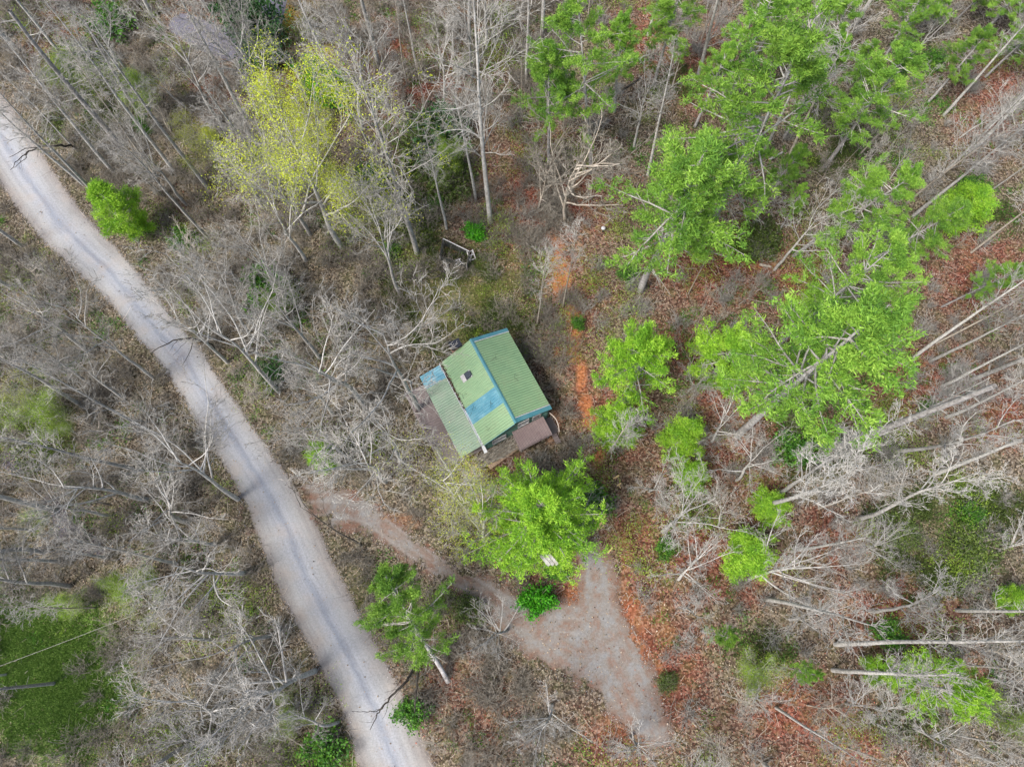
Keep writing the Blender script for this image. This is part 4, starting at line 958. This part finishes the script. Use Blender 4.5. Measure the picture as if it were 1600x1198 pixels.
# ---------------------------------------------------------------- the cabin
HX = empty('cabin', (H_O[0], H_O[1], 0), H_A); tag(HX, 'green metal roofed cabin with blue trim and patches in the clearing', 'cabin')
def metal(name, c0, c1, stain, amt=.5, rough=.45, ribs=False):
    m, nt, b = new_mat(name); tc = N(nt, 'ShaderNodeTexCoord'); ob = tc.outputs['Object']
    n1 = noise(nt, .8, 6, .65, ob); n2 = noise(nt, 5, 6, .75, ob)
    mp = N(nt, 'ShaderNodeMapping'); mp.inputs['Scale'].default_value = (.5, 5.0, .5); nt.links.new(ob, mp.inputs[0]); n3 = noise(nt, 1.6, 5, .7, mp.outputs[0])
    c = ramp(nt, n1.outputs[0], [(.3, c0), (.7, c1)]).outputs[0]
    c = mix(nt, .8, c, ramp(nt, n3.outputs[0], [(.3, (.86,.86,.84)), (.5, (1,1,1)), (.72, (1.1,1.1,1.08))]).outputs[0], 'MULTIPLY')
    if ribs:      # shading of the ribs painted into the colour: dark lines, lighter bands between
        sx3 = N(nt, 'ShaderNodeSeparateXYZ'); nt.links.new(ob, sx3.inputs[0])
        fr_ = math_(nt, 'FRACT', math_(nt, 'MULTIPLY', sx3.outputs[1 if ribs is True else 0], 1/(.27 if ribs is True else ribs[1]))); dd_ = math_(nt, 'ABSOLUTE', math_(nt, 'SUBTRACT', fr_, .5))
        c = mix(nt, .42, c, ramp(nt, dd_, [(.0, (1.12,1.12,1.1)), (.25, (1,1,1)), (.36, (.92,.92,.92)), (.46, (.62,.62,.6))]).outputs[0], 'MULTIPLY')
    k = math_(nt, 'MULTIPLY', math_(nt, 'ADD', n2.outputs[0], n1.outputs[0]), .5)
    c = mix(nt, math_(nt, 'MULTIPLY', ramp(nt, k, [(.5, (0,0,0)), (.66, (1,1,1))]).outputs[0], amt), c, stain)
    nt.links.new(c, b.inputs['Base Color']); b.inputs['Roughness'].default_value = rough; b.inputs['Specular IOR Level'].default_value = .4
    bump(nt, b, n1.outputs[0], .15, .03); return m
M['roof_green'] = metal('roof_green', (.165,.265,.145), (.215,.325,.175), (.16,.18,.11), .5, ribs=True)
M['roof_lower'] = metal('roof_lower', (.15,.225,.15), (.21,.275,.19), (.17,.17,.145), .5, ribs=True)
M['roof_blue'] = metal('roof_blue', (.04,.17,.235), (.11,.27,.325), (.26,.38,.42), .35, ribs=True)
M['trim_blue'] = metal('trim_blue', (.045,.155,.185), (.075,.205,.23), (.10,.16,.15), .3)
M['siding'] = metal('green_siding', (.06,.14,.115), (.09,.19,.15), (.04,.07,.05), .4, .7)
M['gutter'] = metal('gutter', (.55,.54,.53), (.78,.77,.76), (.16,.12,.09), .9, .5)
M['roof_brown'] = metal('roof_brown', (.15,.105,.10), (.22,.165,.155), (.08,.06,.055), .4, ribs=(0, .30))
M['deck'] = metal('deck_boards', (.13,.10,.095), (.21,.175,.165), (.08,.07,.06), .6, .85)
m, nt, b = new_mat('glass_dark'); b.inputs['Base Color'].default_value = (.035,.04,.05,1); b.inputs['Roughness'].default_value = .08; b.inputs['Specular IOR Level'].default_value = .6; M['glass'] = m
m, nt, b = new_mat('chimney_dark'); b.inputs['Base Color'].default_value = (.02,.022,.03,1); b.inputs['Roughness'].default_value = .5; M['black'] = m
m, nt, b = new_mat('brick'); br = N(nt, 'ShaderNodeTexBrick'); tc = N(nt, 'ShaderNodeTexCoord'); nt.links.new(tc.outputs['Object'], br.inputs[0]); br.inputs['Scale'].default_value = 4
br.inputs['Color1'].default_value = (.30,.13,.09,1); br.inputs['Color2'].default_value = (.38,.19,.13,1); br.inputs['Mortar'].default_value = (.2,.17,.15,1); nt.links.new(br.outputs[0], b.inputs['Base Color']); M['brick'] = m
m, nt, b = new_mat('rail_wood'); b.inputs['Base Color'].default_value = (.42,.34,.28,1); b.inputs['Roughness'].default_value = .8; M['tanrail'] = m
ZR, ZE, ZW, ZP = 6.0, 4.2, 3.4, 2.68          # ridge, east eave, west eave, west porch edge
XE, XW, XP, YN, YS = 4.2, -3.8, -6.4, .35, -9.8
def zr(x): return ZR+(ZE-ZR)*x/XE if x > 0 else (ZR+(ZW-ZR)*x/XW if x > XW else ZW-.06+(ZP-ZW)*(x-XW)/(XP-XW))
# walls
mb = MB(); x0, x1, y0, y1 = -3.5, 3.9, -9.6, .0
mb.add([(x0,y0,0),(x1,y0,0),(x1,y0,zr(x1)-.06),(0,y0,ZR-.08),(x0,y0,zr(x0)-.06),(x0,y1,0),(x1,y1,0),(x1,y1,zr(x1)-.06),(0,y1,ZR-.08),(x0,y1,zr(x0)-.06)],
       [(0,1,2,3,4),(9,8,7,6,5),(1,6,7,2),(5,0,4,9),(2,7,8,3),(3,8,9,4)])
wall = mb.build('wall', M['siding'], HX)
mb = MB()
for i in range(1, 14):
    z = i*.28
    if z < 3.2: mb.box(x0-.02, x1+.02, y0-.025, y0, z, z+.035)
mb.box(x0-.03, x0+.1, y0-.04, y0-.027, 0, 3.3); mb.box(x1-.1, x1+.03, y0-.04, y0-.027, 0, 4.1)
mb.build('siding_boards', M['siding'], wall)
def window(xc, z0, z1, w_, y=y0):
    mb = MB(); mb.box(xc-w_/2-.08, xc+w_/2+.08, y-.11, y-.02, z1, z1+.10); mb.box(xc-w_/2-.08, xc+w_/2+.08, y-.14, y-.02, z0-.10, z0)
    mb.box(xc-w_/2-.08, xc-w_/2, y-.10, y-.02, z0, z1); mb.box(xc+w_/2, xc+w_/2+.08, y-.10, y-.02, z0, z1); mb.box(xc-.03, xc+.03, y-.08, y-.02, z0, z1)
    f = mb.build('window', M['white'], HX, .005); g = MB(); g.box(xc-w_/2, xc+w_/2, y-.05, y-.03, z0+.002, z1-.002); g.build('pane', M['pale'], f)
window(-1.9, 1.4, 2.6, 1.5); window(.95, 3.05, 4.3, 1.15)
mb = MB(); mb.box(2.0, 3.05, y0-.09, y0-.02, 2.75, 4.1); d_ = mb.build('door', M['white'], HX, .01); g = MB(); g.box(2.2, 2.8, y0-.10, y0-.091, 3.2, 3.8); g.build('pane', M['glass'], d_)
# roof slopes: standing ribs run from ridge to eave
def slope(name, xa, za, xb, zb, ys, yn, mat, parent=HX, rib=.27, th=.05, skip=None):
    mb = MB()
    mb.hexa([(xa,ys,za-th),(xb,ys,zb-th),(xb,yn,zb-th),(xa,yn,za-th)] if xb > xa else [(xb,ys,zb-th),(xa,ys,za-th),(xa,yn,za-th),(xb,yn,zb-th)],
            [(xa,ys,za),(xb,ys,zb),(xb,yn,zb),(xa,yn,za)] if xb > xa else [(xb,ys,zb),(xa,ys,za),(xa,yn,za),(xb,yn,zb)])
    n = int((yn-ys)/rib)
    for i in range(n):
        y = ys+(i+.5)*(yn-ys)/n; e = .003
        p_ = [(xa, za), (xb, zb)] if xb > xa else [(xb, zb), (xa, za)]
        (xl, zl), (xh, zh) = p_
        mb.hexa([(xl,y-.035,zl-e),(xh,y-.035,zh-e),(xh,y+.035,zh-e),(xl,y+.035,zl-e)], [(xl,y-.016,zl+.06),(xh,y-.016,zh+.06),(xh,y+.016,zh+.06),(xl,y+.016,zl+.06)])
    return mb.build(name, mat, parent)
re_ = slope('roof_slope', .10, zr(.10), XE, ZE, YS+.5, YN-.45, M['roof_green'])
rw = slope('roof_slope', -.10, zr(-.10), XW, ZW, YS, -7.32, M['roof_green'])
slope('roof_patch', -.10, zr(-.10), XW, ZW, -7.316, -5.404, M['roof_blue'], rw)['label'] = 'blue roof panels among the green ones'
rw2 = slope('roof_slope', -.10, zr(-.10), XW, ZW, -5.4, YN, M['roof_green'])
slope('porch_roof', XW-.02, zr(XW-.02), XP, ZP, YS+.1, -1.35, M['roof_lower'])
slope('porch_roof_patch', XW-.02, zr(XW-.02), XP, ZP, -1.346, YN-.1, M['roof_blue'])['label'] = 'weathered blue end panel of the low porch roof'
mb = MB()
for sx in (1, -1):
    xe = .17*sx; mb.hexa(*( [[(0,YS-.02,ZR),(xe,YS-.02,zr(xe)+.015),(xe,YN+.02,zr(xe)+.015),(0,YN+.02,ZR)], [(0,YS-.02,ZR+.075),(xe,YS-.02,zr(xe)+.06),(xe,YN+.02,zr(xe)+.06),(0,YN+.02,ZR+.075)]] if sx > 0 else
                           [[(xe,YS-.02,zr(xe)+.015),(0,YS-.02,ZR),(0,YN+.02,ZR),(xe,YN+.02,zr(xe)+.015)], [(xe,YS-.02,zr(xe)+.06),(0,YS-.02,ZR+.075),(0,YN+.02,ZR+.075),(xe,YN+.02,zr(xe)+.06)]]))
mb.build('ridge_cap', M['trim_blue'], HX)
for ya, yb in ((YS, YS+.50), (YN-.45, YN+.02)):
    mb = MB(); xa, xb = .18, XE+.04; za, zb = zr(xa), zr(xb); mb.hexa([(xa,ya,za-.08),(xb,ya,zb-.08),(xb,yb,zb-.08),(xa,yb,za-.08)], [(xa,ya,za+.022),(xb,ya,zb+.022),(xb,yb,zb+.022),(xa,yb,za+.022)])
    tr_ = mb.build('rake_trim', M['trim_blue'], HX)
    mb = MB(); yc = yb if ya == YS else ya; mb.hexa([(xa,yc-.03,za+.02),(xb,yc-.03,zb+.02),(xb,yc+.05,zb+.02),(xa,yc+.05,za+.02)], [(xa,yc-.03,za+.07),(xb,yc-.03,zb+.07),(xb,yc+.05,zb+.07),(xa,yc+.05,za+.07)])
    mb.build('trim_edge', M['white'], tr_)
mb = MB(); mb.hexa([(XW,YS-.05,ZW-.16),(-.18,YS-.05,zr(-.18)-.16),(-.18,YS-.004,zr(-.18)-.16),(XW,YS-.004,ZW-.16)], [(XW,YS-.05,ZW+.03),(-.18,YS-.05,zr(-.18)+.03),(-.18,YS-.004,zr(-.18)+.03),(XW,YS-.004,ZW+.03)])
mb.build('fascia_board', M['trim_blue'], HX)
# gutter with rotting leaves between the main slope and the porch roof
mb = MB(); mb.box(XW-.16, XW-.13, YS-.3, YN, ZW-.02, ZW+.14); mb.box(XW-.13, XW+.04, YS-.3, YN, ZW-.02, ZW+.01); mb.box(XW+.04, XW+.07, YS-.3, YN, ZW-.02, ZW+.06)
gu = mb.build('gutter', M['gutter'], HX)
mb = MB(); mb.hexa([(XW-.25,YS-.75,ZW-.30),(XW+.12,YS-.75,ZW-.30),(XW+.10,YS-.02,ZW-.03),(XW-.2,YS-.02,ZW-.03)], [(XW-.25,YS-.75,ZW-.16),(XW+.12,YS-.75,ZW-.16),(XW+.10,YS-.02,ZW+.155),(XW-.2,YS-.02,ZW+.155)]); mb.build('spout', M['gutter'], gu)
pts = []
for i in range(260):
    y = YS+(YN-YS)*(.35+.65*R.beta(2.2, 1.4)); pts.append((XW-.03+abs(R.normal(0, .10)), y, ZW+.09))
V, Fq, tc = leaves(np.array(pts), .13, 3, .06, R, wl=.7, tri=False, updir=.1); V[:, 2] = np.maximum(V[:, 2], ZW+.02+np.maximum(0, (V[:, 0]-XW)*(ZR-ZW)/3.8)); cc = np.array([.085, .055, .035])*(.5+tc[:, :1]*1.2)
obj('gutter_leaves', mesh_np('gutter_leaves', V, Fq, M['litter'], col=cc), gu)
# skylight: white kerb, dark domed glass
mb = MB(); sx_, sy_ = -2.05, -2.65; zc = zr(sx_); sl = (zr(sx_+.5)-zr(sx_-.5))
def sp(x, y, z): return (sx_+x, sy_+y, zc+x*sl+z)
mb.hexa([sp(-.62,-.42,.0), sp(.5,-.42,.0), sp(.5,.42,.0), sp(-.62,.42,.0)], [sp(-.6,-.40,.12), sp(.48,-.40,.12), sp(.48,.40,.12), sp(-.6,.40,.12)])
sk = mb.build('skylight', M['white'], HX, .02)
mb = MB(); ring = [(-.20,-.39), (.30,-.39), (.52,-.22), (.52,.22), (.30,.39), (-.20,.39)]; inn = [(x*.75+.04, y*.75) for x, y in ring]
mb.add([sp(x, y, .122) for x, y in ring]+[sp(x, y, .24) for x, y in inn], [tuple(range(6, 12))]+[(i, (i+1) % 6, 6+(i+1) % 6, 6+i) for i in range(6)]); mb.build('skylight_dome', M['glass'], sk)
# chimney at the north gable
mb = MB(); mb.box(-2.1, -1.2, .36, 1.06, 0, 5.3); ch = mb.build('chimney', M['brick'], HX)
mb = MB(); mb.box(-2.2, -1.1, .30, 1.14, 5.3, 5.42); [mb.box(a_, a_+.07, b_, b_+.07, 5.42, 5.66) for a_ in (-2.1, -1.27) for b_ in (.36, .99)]; mb.box(-2.25, -1.05, .26, 1.18, 5.66, 5.72); mb.build('chimney_cap', M['black'], ch)
# twigs lying on the roof
pts, rad = [], []
for (x, y) in [(-3.1, -6.1), (-1.2, -6.5), (1.5, -2.2), (2.4, -5.0), (-2.6, -8.6), (-3.2, -4.0)]:
    for j in range(3):
        p_ = np.array([x+R.normal(0, .12), y+R.normal(0, .12), 0]); q_ = p_+np.array([R.normal(0, .3), R.normal(0, .3), 0]); l_ = []
        for t_ in (0, .5, 1): w_ = p_+(q_-p_)*t_; w_[2] = zr(w_[0])+.06; l_.append(w_)
        pts.append(l_); rad.append([.012]*3)
V, Fq = tubes([(np.array(pts), np.array(rad))], 4); tag(obj('roof_twigs', mesh_np('roof_twigs', V, Fq, M['bark_dark']), None), 'small dead twigs scattered on the cabin roof', 'twigs', kind='stuff').matrix_world = Matrix.Translation((H_O[0], H_O[1], 0)) @ Matrix.Rotation(H_A, 4, 'Z')
# west porch: posts and the open deck beyond
for y in (-9.3, -6.2, -3.1, -.2):
    mb = MB(); mb.box(XP+.12, XP+.26, y-.07, y+.07, 0, ZP-.05); mb.build('porch_post', M['wood_grey'], HX)
dk = MB(); n = 34
for i in range(n): y = -9.6+i*.28; dk.box(-8.6, -3.55, y, y+.255, .82+.004*(i % 3), .87+.004*(i % 3))
dko = dk.build('deck', M['deck'], HX)
mb = MB(); [mb.box(x, x+.09, -9.6, -.1, .62, .815) for x in (-8.5, -6.9, -5.3, -3.7)]; [mb.box(x-.06, x+.06, y, y+.12, 0, .62) for x in (-8.45, -6.0) for y in (-9.4, -6.4, -3.4, -.5)]; mb.build('joist', M['wood_grey'], dko)
mb = MB()
for y in (-9.5, -7.2, -4.9, -2.6, -.3): mb.box(-8.6, -8.5, y, y+.1, .875, 1.8)
mb.bar((-8.55, -9.5, 1.85), (-8.55, -.2, 1.85), .12, .05); mb.bar((-8.55, -9.5, 1.35), (-8.55, -.2, 1.35), .05, .1); mb.build('railing', M['deck'], HX)
# brown ribbed porch roof at the south door, ribs parallel to the ridge
mb = MB(); ax_, bx_ = -.45, 3.15; zA, zB = 2.72, 2.40; ya, yb = -9.74, -11.75
mb.hexa([(ax_,yb,zB-.05),(bx_,yb,zB-.05),(bx_,ya,zA-.05),(ax_,ya,zA-.05)], [(ax_,yb,zB),(bx_,yb,zB),(bx_,ya,zA),(ax_,ya,zA)])
for i in range(24):
    x = ax_+.07+i*.15; mb.hexa([(x,yb,zB-.003),(x+.06,yb,zB-.003),(x+.06,ya,zA-.003),(x,ya,zA-.003)], [(x+.015,yb,zB+.03),(x+.045,yb,zB+.03),(x+.045,ya,zA+.03),(x+.015,ya,zA+.03)])
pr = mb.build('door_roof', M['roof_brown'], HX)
mb = MB(); mb.hexa([(bx_+.003,yb-.05,zB-.14),(bx_+.10,yb-.05,zB-.14),(bx_+.10,ya,zA-.12),(bx_+.003,ya,zA-.12)], [(bx_+.003,yb-.05,zB+.06),(bx_+.10,yb-.05,zB+.06),(bx_+.10,ya,zA+.06),(bx_+.003,ya,zA+.06)]); mb.box(ax_, bx_+.10, yb-.12, yb-.055, zB-.14, zB+.04); mb.build('edge_board', M['roof_brown'], pr)
for x in (-.3, 2.95):
    mb = MB(); mb.box(x, x+.12, -11.6, -11.48, 0, 2.36); mb.build('porch_post', M['wood_grey'], HX)
mb = MB(); mb.box(-.4, 4.4, -11.5, -9.66, .5, .6); mb.build('landing', M['deck'], HX)
mb = MB(); prev = None
for i in range(9):
    t_ = i/8; p_ = (4.15+.32*math.sin(t_*math.pi), -9.5-2.3*t_, 2.0-.35*t_); mb.bar((p_[0], p_[1], .6 if p_[1] > -11.5 else 0), p_, .05)
    if prev: mb.bar(prev, p_, .09, .06)
    prev = p_
mb.build('stair_rail', M['tanrail'], HX)
mb = MB(); [mb.box(3.45, 4.05, -11.5-.28*(i+1), -11.5-.28*i-.01, .42-.1*i, .46-.1*i) for i in range(4)]; mb.build('step', M['deck'], HX)
# plank walk, corner board, loose bricks, heap of sticks in front of the south wall
a, b_ = wp(806, 694, .1), wp(760, 727, .1); d_ = b_-a; L = np.linalg.norm(d_); d_ = d_/L; nn = np.array([-d_[1], d_[0]]); mb = MB()
for i in range(int(L/.24)):
    c_ = d_*(.24*i+.1); mb.hexa(*[[(c_[0]+s*nn[0]*.6+t_*d_[0]*.11, c_[1]+s*nn[1]*.6+t_*d_[1]*.11, z) for s, t_ in ((-1,-1),(-1,1),(1,1),(1,-1))] for z in (.10, .15)])
m, nt, b = new_mat('tan_planks'); n_ = noise(nt, 5, 5, .7, geo_pos(nt)); nt.links.new(ramp(nt, n_.outputs[0], [(.3, (.24,.16,.11)), (.7, (.44,.32,.22))]).outputs[0], b.inputs['Base Color']); b.inputs['Roughness'].default_value = .9; M['tan'] = m
tag(mb.build('plank_walk', M['tan'], None, 0, (a[0], a[1], 0)), 'tan plank walk along the south side of the cabin', 'walkway')
a = wp(737, 732, .25); e1 = wp(729, 720, .25)-a; e2 = wp(754, 723, .25)-a; mb = MB(); mb.bar((0, 0, 0), (e1[0], e1[1], 0), .09, .09); mb.bar((0, 0, .092), (e2[0], e2[1], .092), .09, .09)
tag(mb.build('corner_frame', M['cutwood'], None, 0, (a[0], a[1], .25)), 'yellow wooden corner frame left of the plank walk', 'wooden frame')
for i, (u, v, lb) in enumerate([(728, 742, 'leftmost'), (735, 747, 'lowest'), (737, 739, 'uppermost'), (743, 744, 'rightmost')]):
    a = wp(u, v, .1); mb = MB(); mb.box(-.28, .28, -.2, .2, 0, .22); o = mb.build('concrete_block', M['brick'], None, .02, (a[0], a[1], .06)); o.rotation_euler = (0, 0, R.uniform(0, 3))
    tag(o, 'reddish block by the yellow corner frame, %s of the four' % lb, 'block', 'reddish blocks in front of the cabin')
mb = MB(); c0_, s0_ = math.cos(H_A), math.sin(H_A)
for i in range(420):
    x = R.uniform(-5.4, -.6); y = R.uniform(-11.2, -9.9); z = R.uniform(.1, 1.1); an = R.normal(.3, .7); l_ = R.uniform(.6, 1.8); mb.bar((x, y, z*.6), (x+l_*math.cos(an), y+l_*math.sin(an)*.4, z*.6+R.normal(0, .3)), R.uniform(.025, .055))
o = mb.build('stick_heap', M['twig_tan'], None, 0, (H_O[0], H_O[1], 0)); o.rotation_euler = (0, 0, H_A); tag(o, 'long heap of bare sticks against the south wall of the cabin', 'brush pile')
# ---------------------------------------------------------------- what nobody could count: brush, leaves, sticks, grass
rs = np.random.default_rng(99)
def scatter(n, dens, bbox=(-76, 76, -18, 84), marg=1.0, house=.6):
    """n random ground points in view, kept with probability dens(u,v,P)"""
    out = []; tot = 0
    while tot < n:
        Q = np.stack([rs.uniform(bbox[0], bbox[1], n*2), rs.uniform(bbox[2], bbox[3], n*2)], 1)
        u, v = px(Q[:, 0], Q[:, 1]); k = (u > -60) & (u < 1660) & (v > -60) & (v < 1260)
        Q, u, v = Q[k], u[k], v[k]; s = hard_sdf(Q); k = (s > marg) & ~in_house(Q, house) if house is not None else s > marg
        Q, u, v = Q[k], u[k], v[k]; k = rs.uniform(size=len(Q)) < dens(u, v, Q); Q = Q[k]; out.append(Q); tot += len(Q)
    return np.concatenate(out)[:n]
def ob_(u, v, L): return blobs(u, v, L)
OPEN = [(725,470,110,80,1),(85,1060,150,135,1),(905,570,22,170,.9),(950,1010,110,110,.9),(460,30,45,45,.8),(860,620,50,80,.5),(715,395,40,34,1)]
# bare brushwood: clumps of thin upright stems
def brush_proto(seed, n=34, h=1.8, sp_=1.0):
    rng = np.random.default_rng(seed); p = np.concatenate([rng.normal(0, sp_*.35, (n, 2)), np.zeros((n, 1))], 1)
    d = rng.normal(0, .55, (n, 3)); d[:, 2] = 1; L = h*rng.uniform(.5, 1.2, n); A = grow(p, d, L, np.full(n, .018), 4, .16, 0, rng, .5)
    q, d2, L2, r2, t = kids(*A, 5, .25, 1, 48, .5, .8, rng); B = grow(q, d2, L2, np.full(len(L2), .014), 3, .2, 0, rng, .6)
    return tubes([A, B], 3)
def bake(name, protos, Q, s, mat, label, cat, colr=None):
    VV, FF, CC = [], [], []; o = 0; z = gz(Q)
    pi = rs.integers(len(protos), size=len(Q)); an = rs.uniform(0, TAU, len(Q)); sc = rs.uniform(s[0], s[1], len(Q))
    for k_, pr_ in enumerate(protos):
        V, Fq = pr_[0], pr_[1]; idx = np.where(pi == k_)[0]
        if not len(idx): continue
        c, s_ = np.cos(an[idx])[:, None], np.sin(an[idx])[:, None]; S = sc[idx][:, None]
        X = (V[None, :, 0]*c-V[None, :, 1]*s_)*S+Q[idx, 0][:, None]; Y = (V[None, :, 0]*s_+V[None, :, 1]*c)*S+Q[idx, 1][:, None]; Z = V[None, :, 2]*S+z[idx][:, None]
        VV.append(np.stack([X, Y, Z], -1).reshape(-1, 3)); FF.append((Fq[None]+(np.arange(len(idx))*len(V))[:, None, None]).reshape(-1, Fq.shape[1])+o); o += len(idx)*len(V)
        if len(pr_) > 2: CC.append(np.tile(pr_[2], (len(idx), 1)))
    V = np.concatenate(VV); Fq = np.concatenate(FF); col = np.concatenate(CC) if CC else None
    tag(obj(name, mesh_np(name, V, Fq, mat, col=col)), label, cat, kind='stuff')
BP = [brush_proto(600+i) for i in range(6)]
def dens_left(u, v, Q): return np.clip((u < 900)*1.0*(.35+.9*(vnoise(Q, 5, 31, 3) > .46)), 0, 1)*(1-ob_(u, v, OPEN))
def dens_right(u, v, Q): return np.clip((u >= 800)*(vnoise(Q, 6, 32, 3)-.3)*2.2, 0, 1)*(1-ob_(u, v, OPEN))
bake('brushwood', BP, scatter(1500, dens_left), (.6, 1.35), M['twig_tan'], 'tan bare brushwood and twigs covering the ground in the woods left of the cabin', 'brushwood')
bake('brushwood', BP, scatter(380, dens_right), (.5, 1.2), M['twig_grey'], 'grey bare brushwood on the red leaves in the woods right of the cabin', 'brushwood')
# green undergrowth in patches
def green_proto(seed, n=26, size=.16):
    rng = np.random.default_rng(seed); c = rng.normal(0, 1, (n, 3))*np.array([.5, .5, .18])+np.array([0, 0, .3]); return leaves(c, size, 6, .25, rng, wl=.6, tri=False)
GP = [green_proto(700+i) for i in range(5)]
UG = [(b_[0], b_[1], b_[2], b_[3], b_[4]) for b_ in OLIVE]
def dens_green(u, v, Q): return np.clip((ob_(u, v, UG)*1.1-.25)*(vnoise(Q, 2.5, 33, 3) > .5), 0, 1)*(1-.6*ob_(u, v, [(725,470,110,80,1),(715,395,40,34,1)]))
bake('green_undergrowth', GP, scatter(1500, dens_green, marg=.8), (.5, 1.25), M['leaf_olive'], 'patches of dull green leafy undergrowth on the forest floor', 'undergrowth')
def dens_green2(u, v, Q): return np.clip((vnoise(Q, 7, 35, 3)-.54)*6, 0, 1)*(1-ob_(u, v, OPEN))
def dens_green3(u, v, Q): return np.clip((vnoise(Q, 5, 38, 3)-.56)*7, 0, 1)*(1-ob_(u, v, OPEN))
FP = [tuple(leaves(np.random.default_rng(760+i).normal(0, 1, (60, 3))*np.array([.7, .7, .35])+np.array([0, 0, .9]), .10, 6, .3, np.random.default_rng(770+i), wl=.6, tri=False)) for i in range(4)]
bake('spring_growth', FP, scatter(700, dens_green3, marg=.8), (.6, 1.5), M['leaf_fresh'], 'light green spring growth on low brush between the trees', 'undergrowth')
bake('green_undergrowth', GP, scatter(900, dens_green2, marg=.8), (.5, 1.1), M['leaf_green'], 'scattered brighter green seedlings and vines among the trees', 'undergrowth')
# grass on the lawn and the clearing
def grass_proto(seed, n=46):
    rng = np.random.default_rng(seed); c = rng.normal(0, .28, (n, 3)); c[:, 2] = 0; V, Fq, t = leaves(c, .2, 2, .06, rng, wl=.22, updir=1.6)
    return V, Fq, np.stack([.11+.11*t[:, 0], .19+.15*t[:, 0], .035+.04*t[:, 0]], 1)
def grass2(seed):
    V, Fq, t = grass_proto(seed); t = t*np.array([1.1, .72, 1.1]); return V, Fq, t
LG = [(85,1060,125,125,1), (15,980,60,70,1)]
bake('lawn_grass', [grass_proto(720+i) for i in range(3)], scatter(2600, lambda u, v, Q: np.clip(ob_(u, v, LG)*1.6-.4, 0, 1), marg=.5), (.7, 1.3), M['grass'], 'short green lawn grass in the lower left', 'grass')
CG = [(725,470,110,85,1), (640,360,50,80,.6), (560,960,50,70,.6), (560,1180,40,50,.8), (845,720,10,10,0), (300,1150,160,60,.5)]
bake('clearing_grass', [grass2(730+i) for i in range(3)], scatter(1500, lambda u, v, Q: np.clip((ob_(u, v, CG)*1.4-.3)*(vnoise(Q, 1.8, 36, 3) > .48), 0, 1), marg=.3), (.6, 1.2), M['grass'], 'patchy olive grass in the clearing behind the cabin', 'grass')
# single dead leaves
n = 190000; Q = scatter(n, lambda u, v, Q: np.clip(1-ob_(u, v, LG), .1, 1)*np.where(hard_sdf(Q) < -.2, np.where(sdf_line(Q, *ROAD)[0] < .2, .03, .22), 1.0)*(1-.85*np.clip(blobs(u, v, CLAY)*1.3, 0, 1)), marg=-9, house=.2); u, v = px(Q[:, 0], Q[:, 1])
k = blobs(u+(rs.uniform(-30, 30, n)), v, RED); rr = (rs.uniform(size=n) < k*.9)[:, None]; br = rs.uniform(.25, 1.8, (n, 1))
cc = np.where(rr, np.array([.19, .068, .046]), np.array([.20, .15, .10]))*br; pale = rs.uniform(size=n) < .06; cc[pale] = np.array([.42, .34, .26])*rs.uniform(.7, 1.1, (pale.sum(), 1))
s = rs.uniform(.035, .11, (n, 1)); an = rs.uniform(0, TAU, n); d1 = np.stack([np.cos(an), np.sin(an), rs.normal(0, .25, n)], 1); d2 = np.stack([-np.sin(an), np.cos(an), rs.normal(0, .25, n)], 1)
c = np.concatenate([Q, (gz(Q)+.075)[:, None]], 1)
V = np.stack([c-d1*s, c-d2*s*.6, c+d1*s, c+d2*s*.6], 1).reshape(-1, 3)
tag(obj('leaf_litter', mesh_np('leaf_litter', V, np.arange(4*n).reshape(-1, 4), M['litter'], col=np.repeat(cc, 4, 0))), 'fallen dead leaves scattered over the forest floor', 'leaf litter', kind='stuff')
# sticks on the ground
n = 26000; Q = scatter(n, lambda u, v, Q: 1-.85*ob_(u, v, OPEN), marg=-.4, house=.2); z = gz(Q)+.06; L = rs.gamma(2.0, .35, n)+.15; an = rs.uniform(0, TAU, n)
d = np.stack([np.cos(an), np.sin(an), np.abs(rs.normal(0, .22, n))], 1); p = np.concatenate([Q, z[:, None]], 1); A = grow(p, d, L, rs.uniform(.008, .026, n), 4, .18, 0, rs, .5)
V, Fq = tubes([A], 3); cl = np.repeat(np.array([.36, .31, .255])*rs.uniform(.35, 1.6, (n, 1)), 12, 0)
tag(obj('fallen_twigs', mesh_np('fallen_twigs', V, Fq, M['sticks'], col=cl)), 'countless dead twigs lying on the forest floor', 'twigs', kind='stuff')
# loose stones along the gravel
n = 5000; Q = scatter(n, lambda u, v, Q: np.clip(1-np.abs(hard_sdf(Q)+.1)*1.4, 0, 1), marg=-1.5, house=.2); s = rs.uniform(.02, .06, (n, 1)); c = np.concatenate([Q, np.full((n, 1), .035)], 1)
oc = np.array([[1,0,0],[0,1,0],[-1,0,0],[0,-1,0],[0,0,.8],[0,0,-.8]]); V = (c[:, None, :]+oc[None]*s[:, :, None]*rs.uniform(.6, 1.3, (n, 6, 1))).reshape(-1, 3)
of = np.array([[0,1,4],[1,2,4],[2,3,4],[3,0,4],[1,0,5],[2,1,5],[3,2,5],[0,3,5]]); Fq = (of[None]+(np.arange(n)*6)[:, None, None]).reshape(-1, 3)
tag(obj('loose_gravel', mesh_np('loose_gravel', V, Fq, M['sticks'], col=np.repeat(np.array([.40, .37, .36])*rs.uniform(.5, 1.3, (n, 1)), 6, 0))), 'loose gravel stones along the road and driveway edges', 'gravel', kind='stuff')
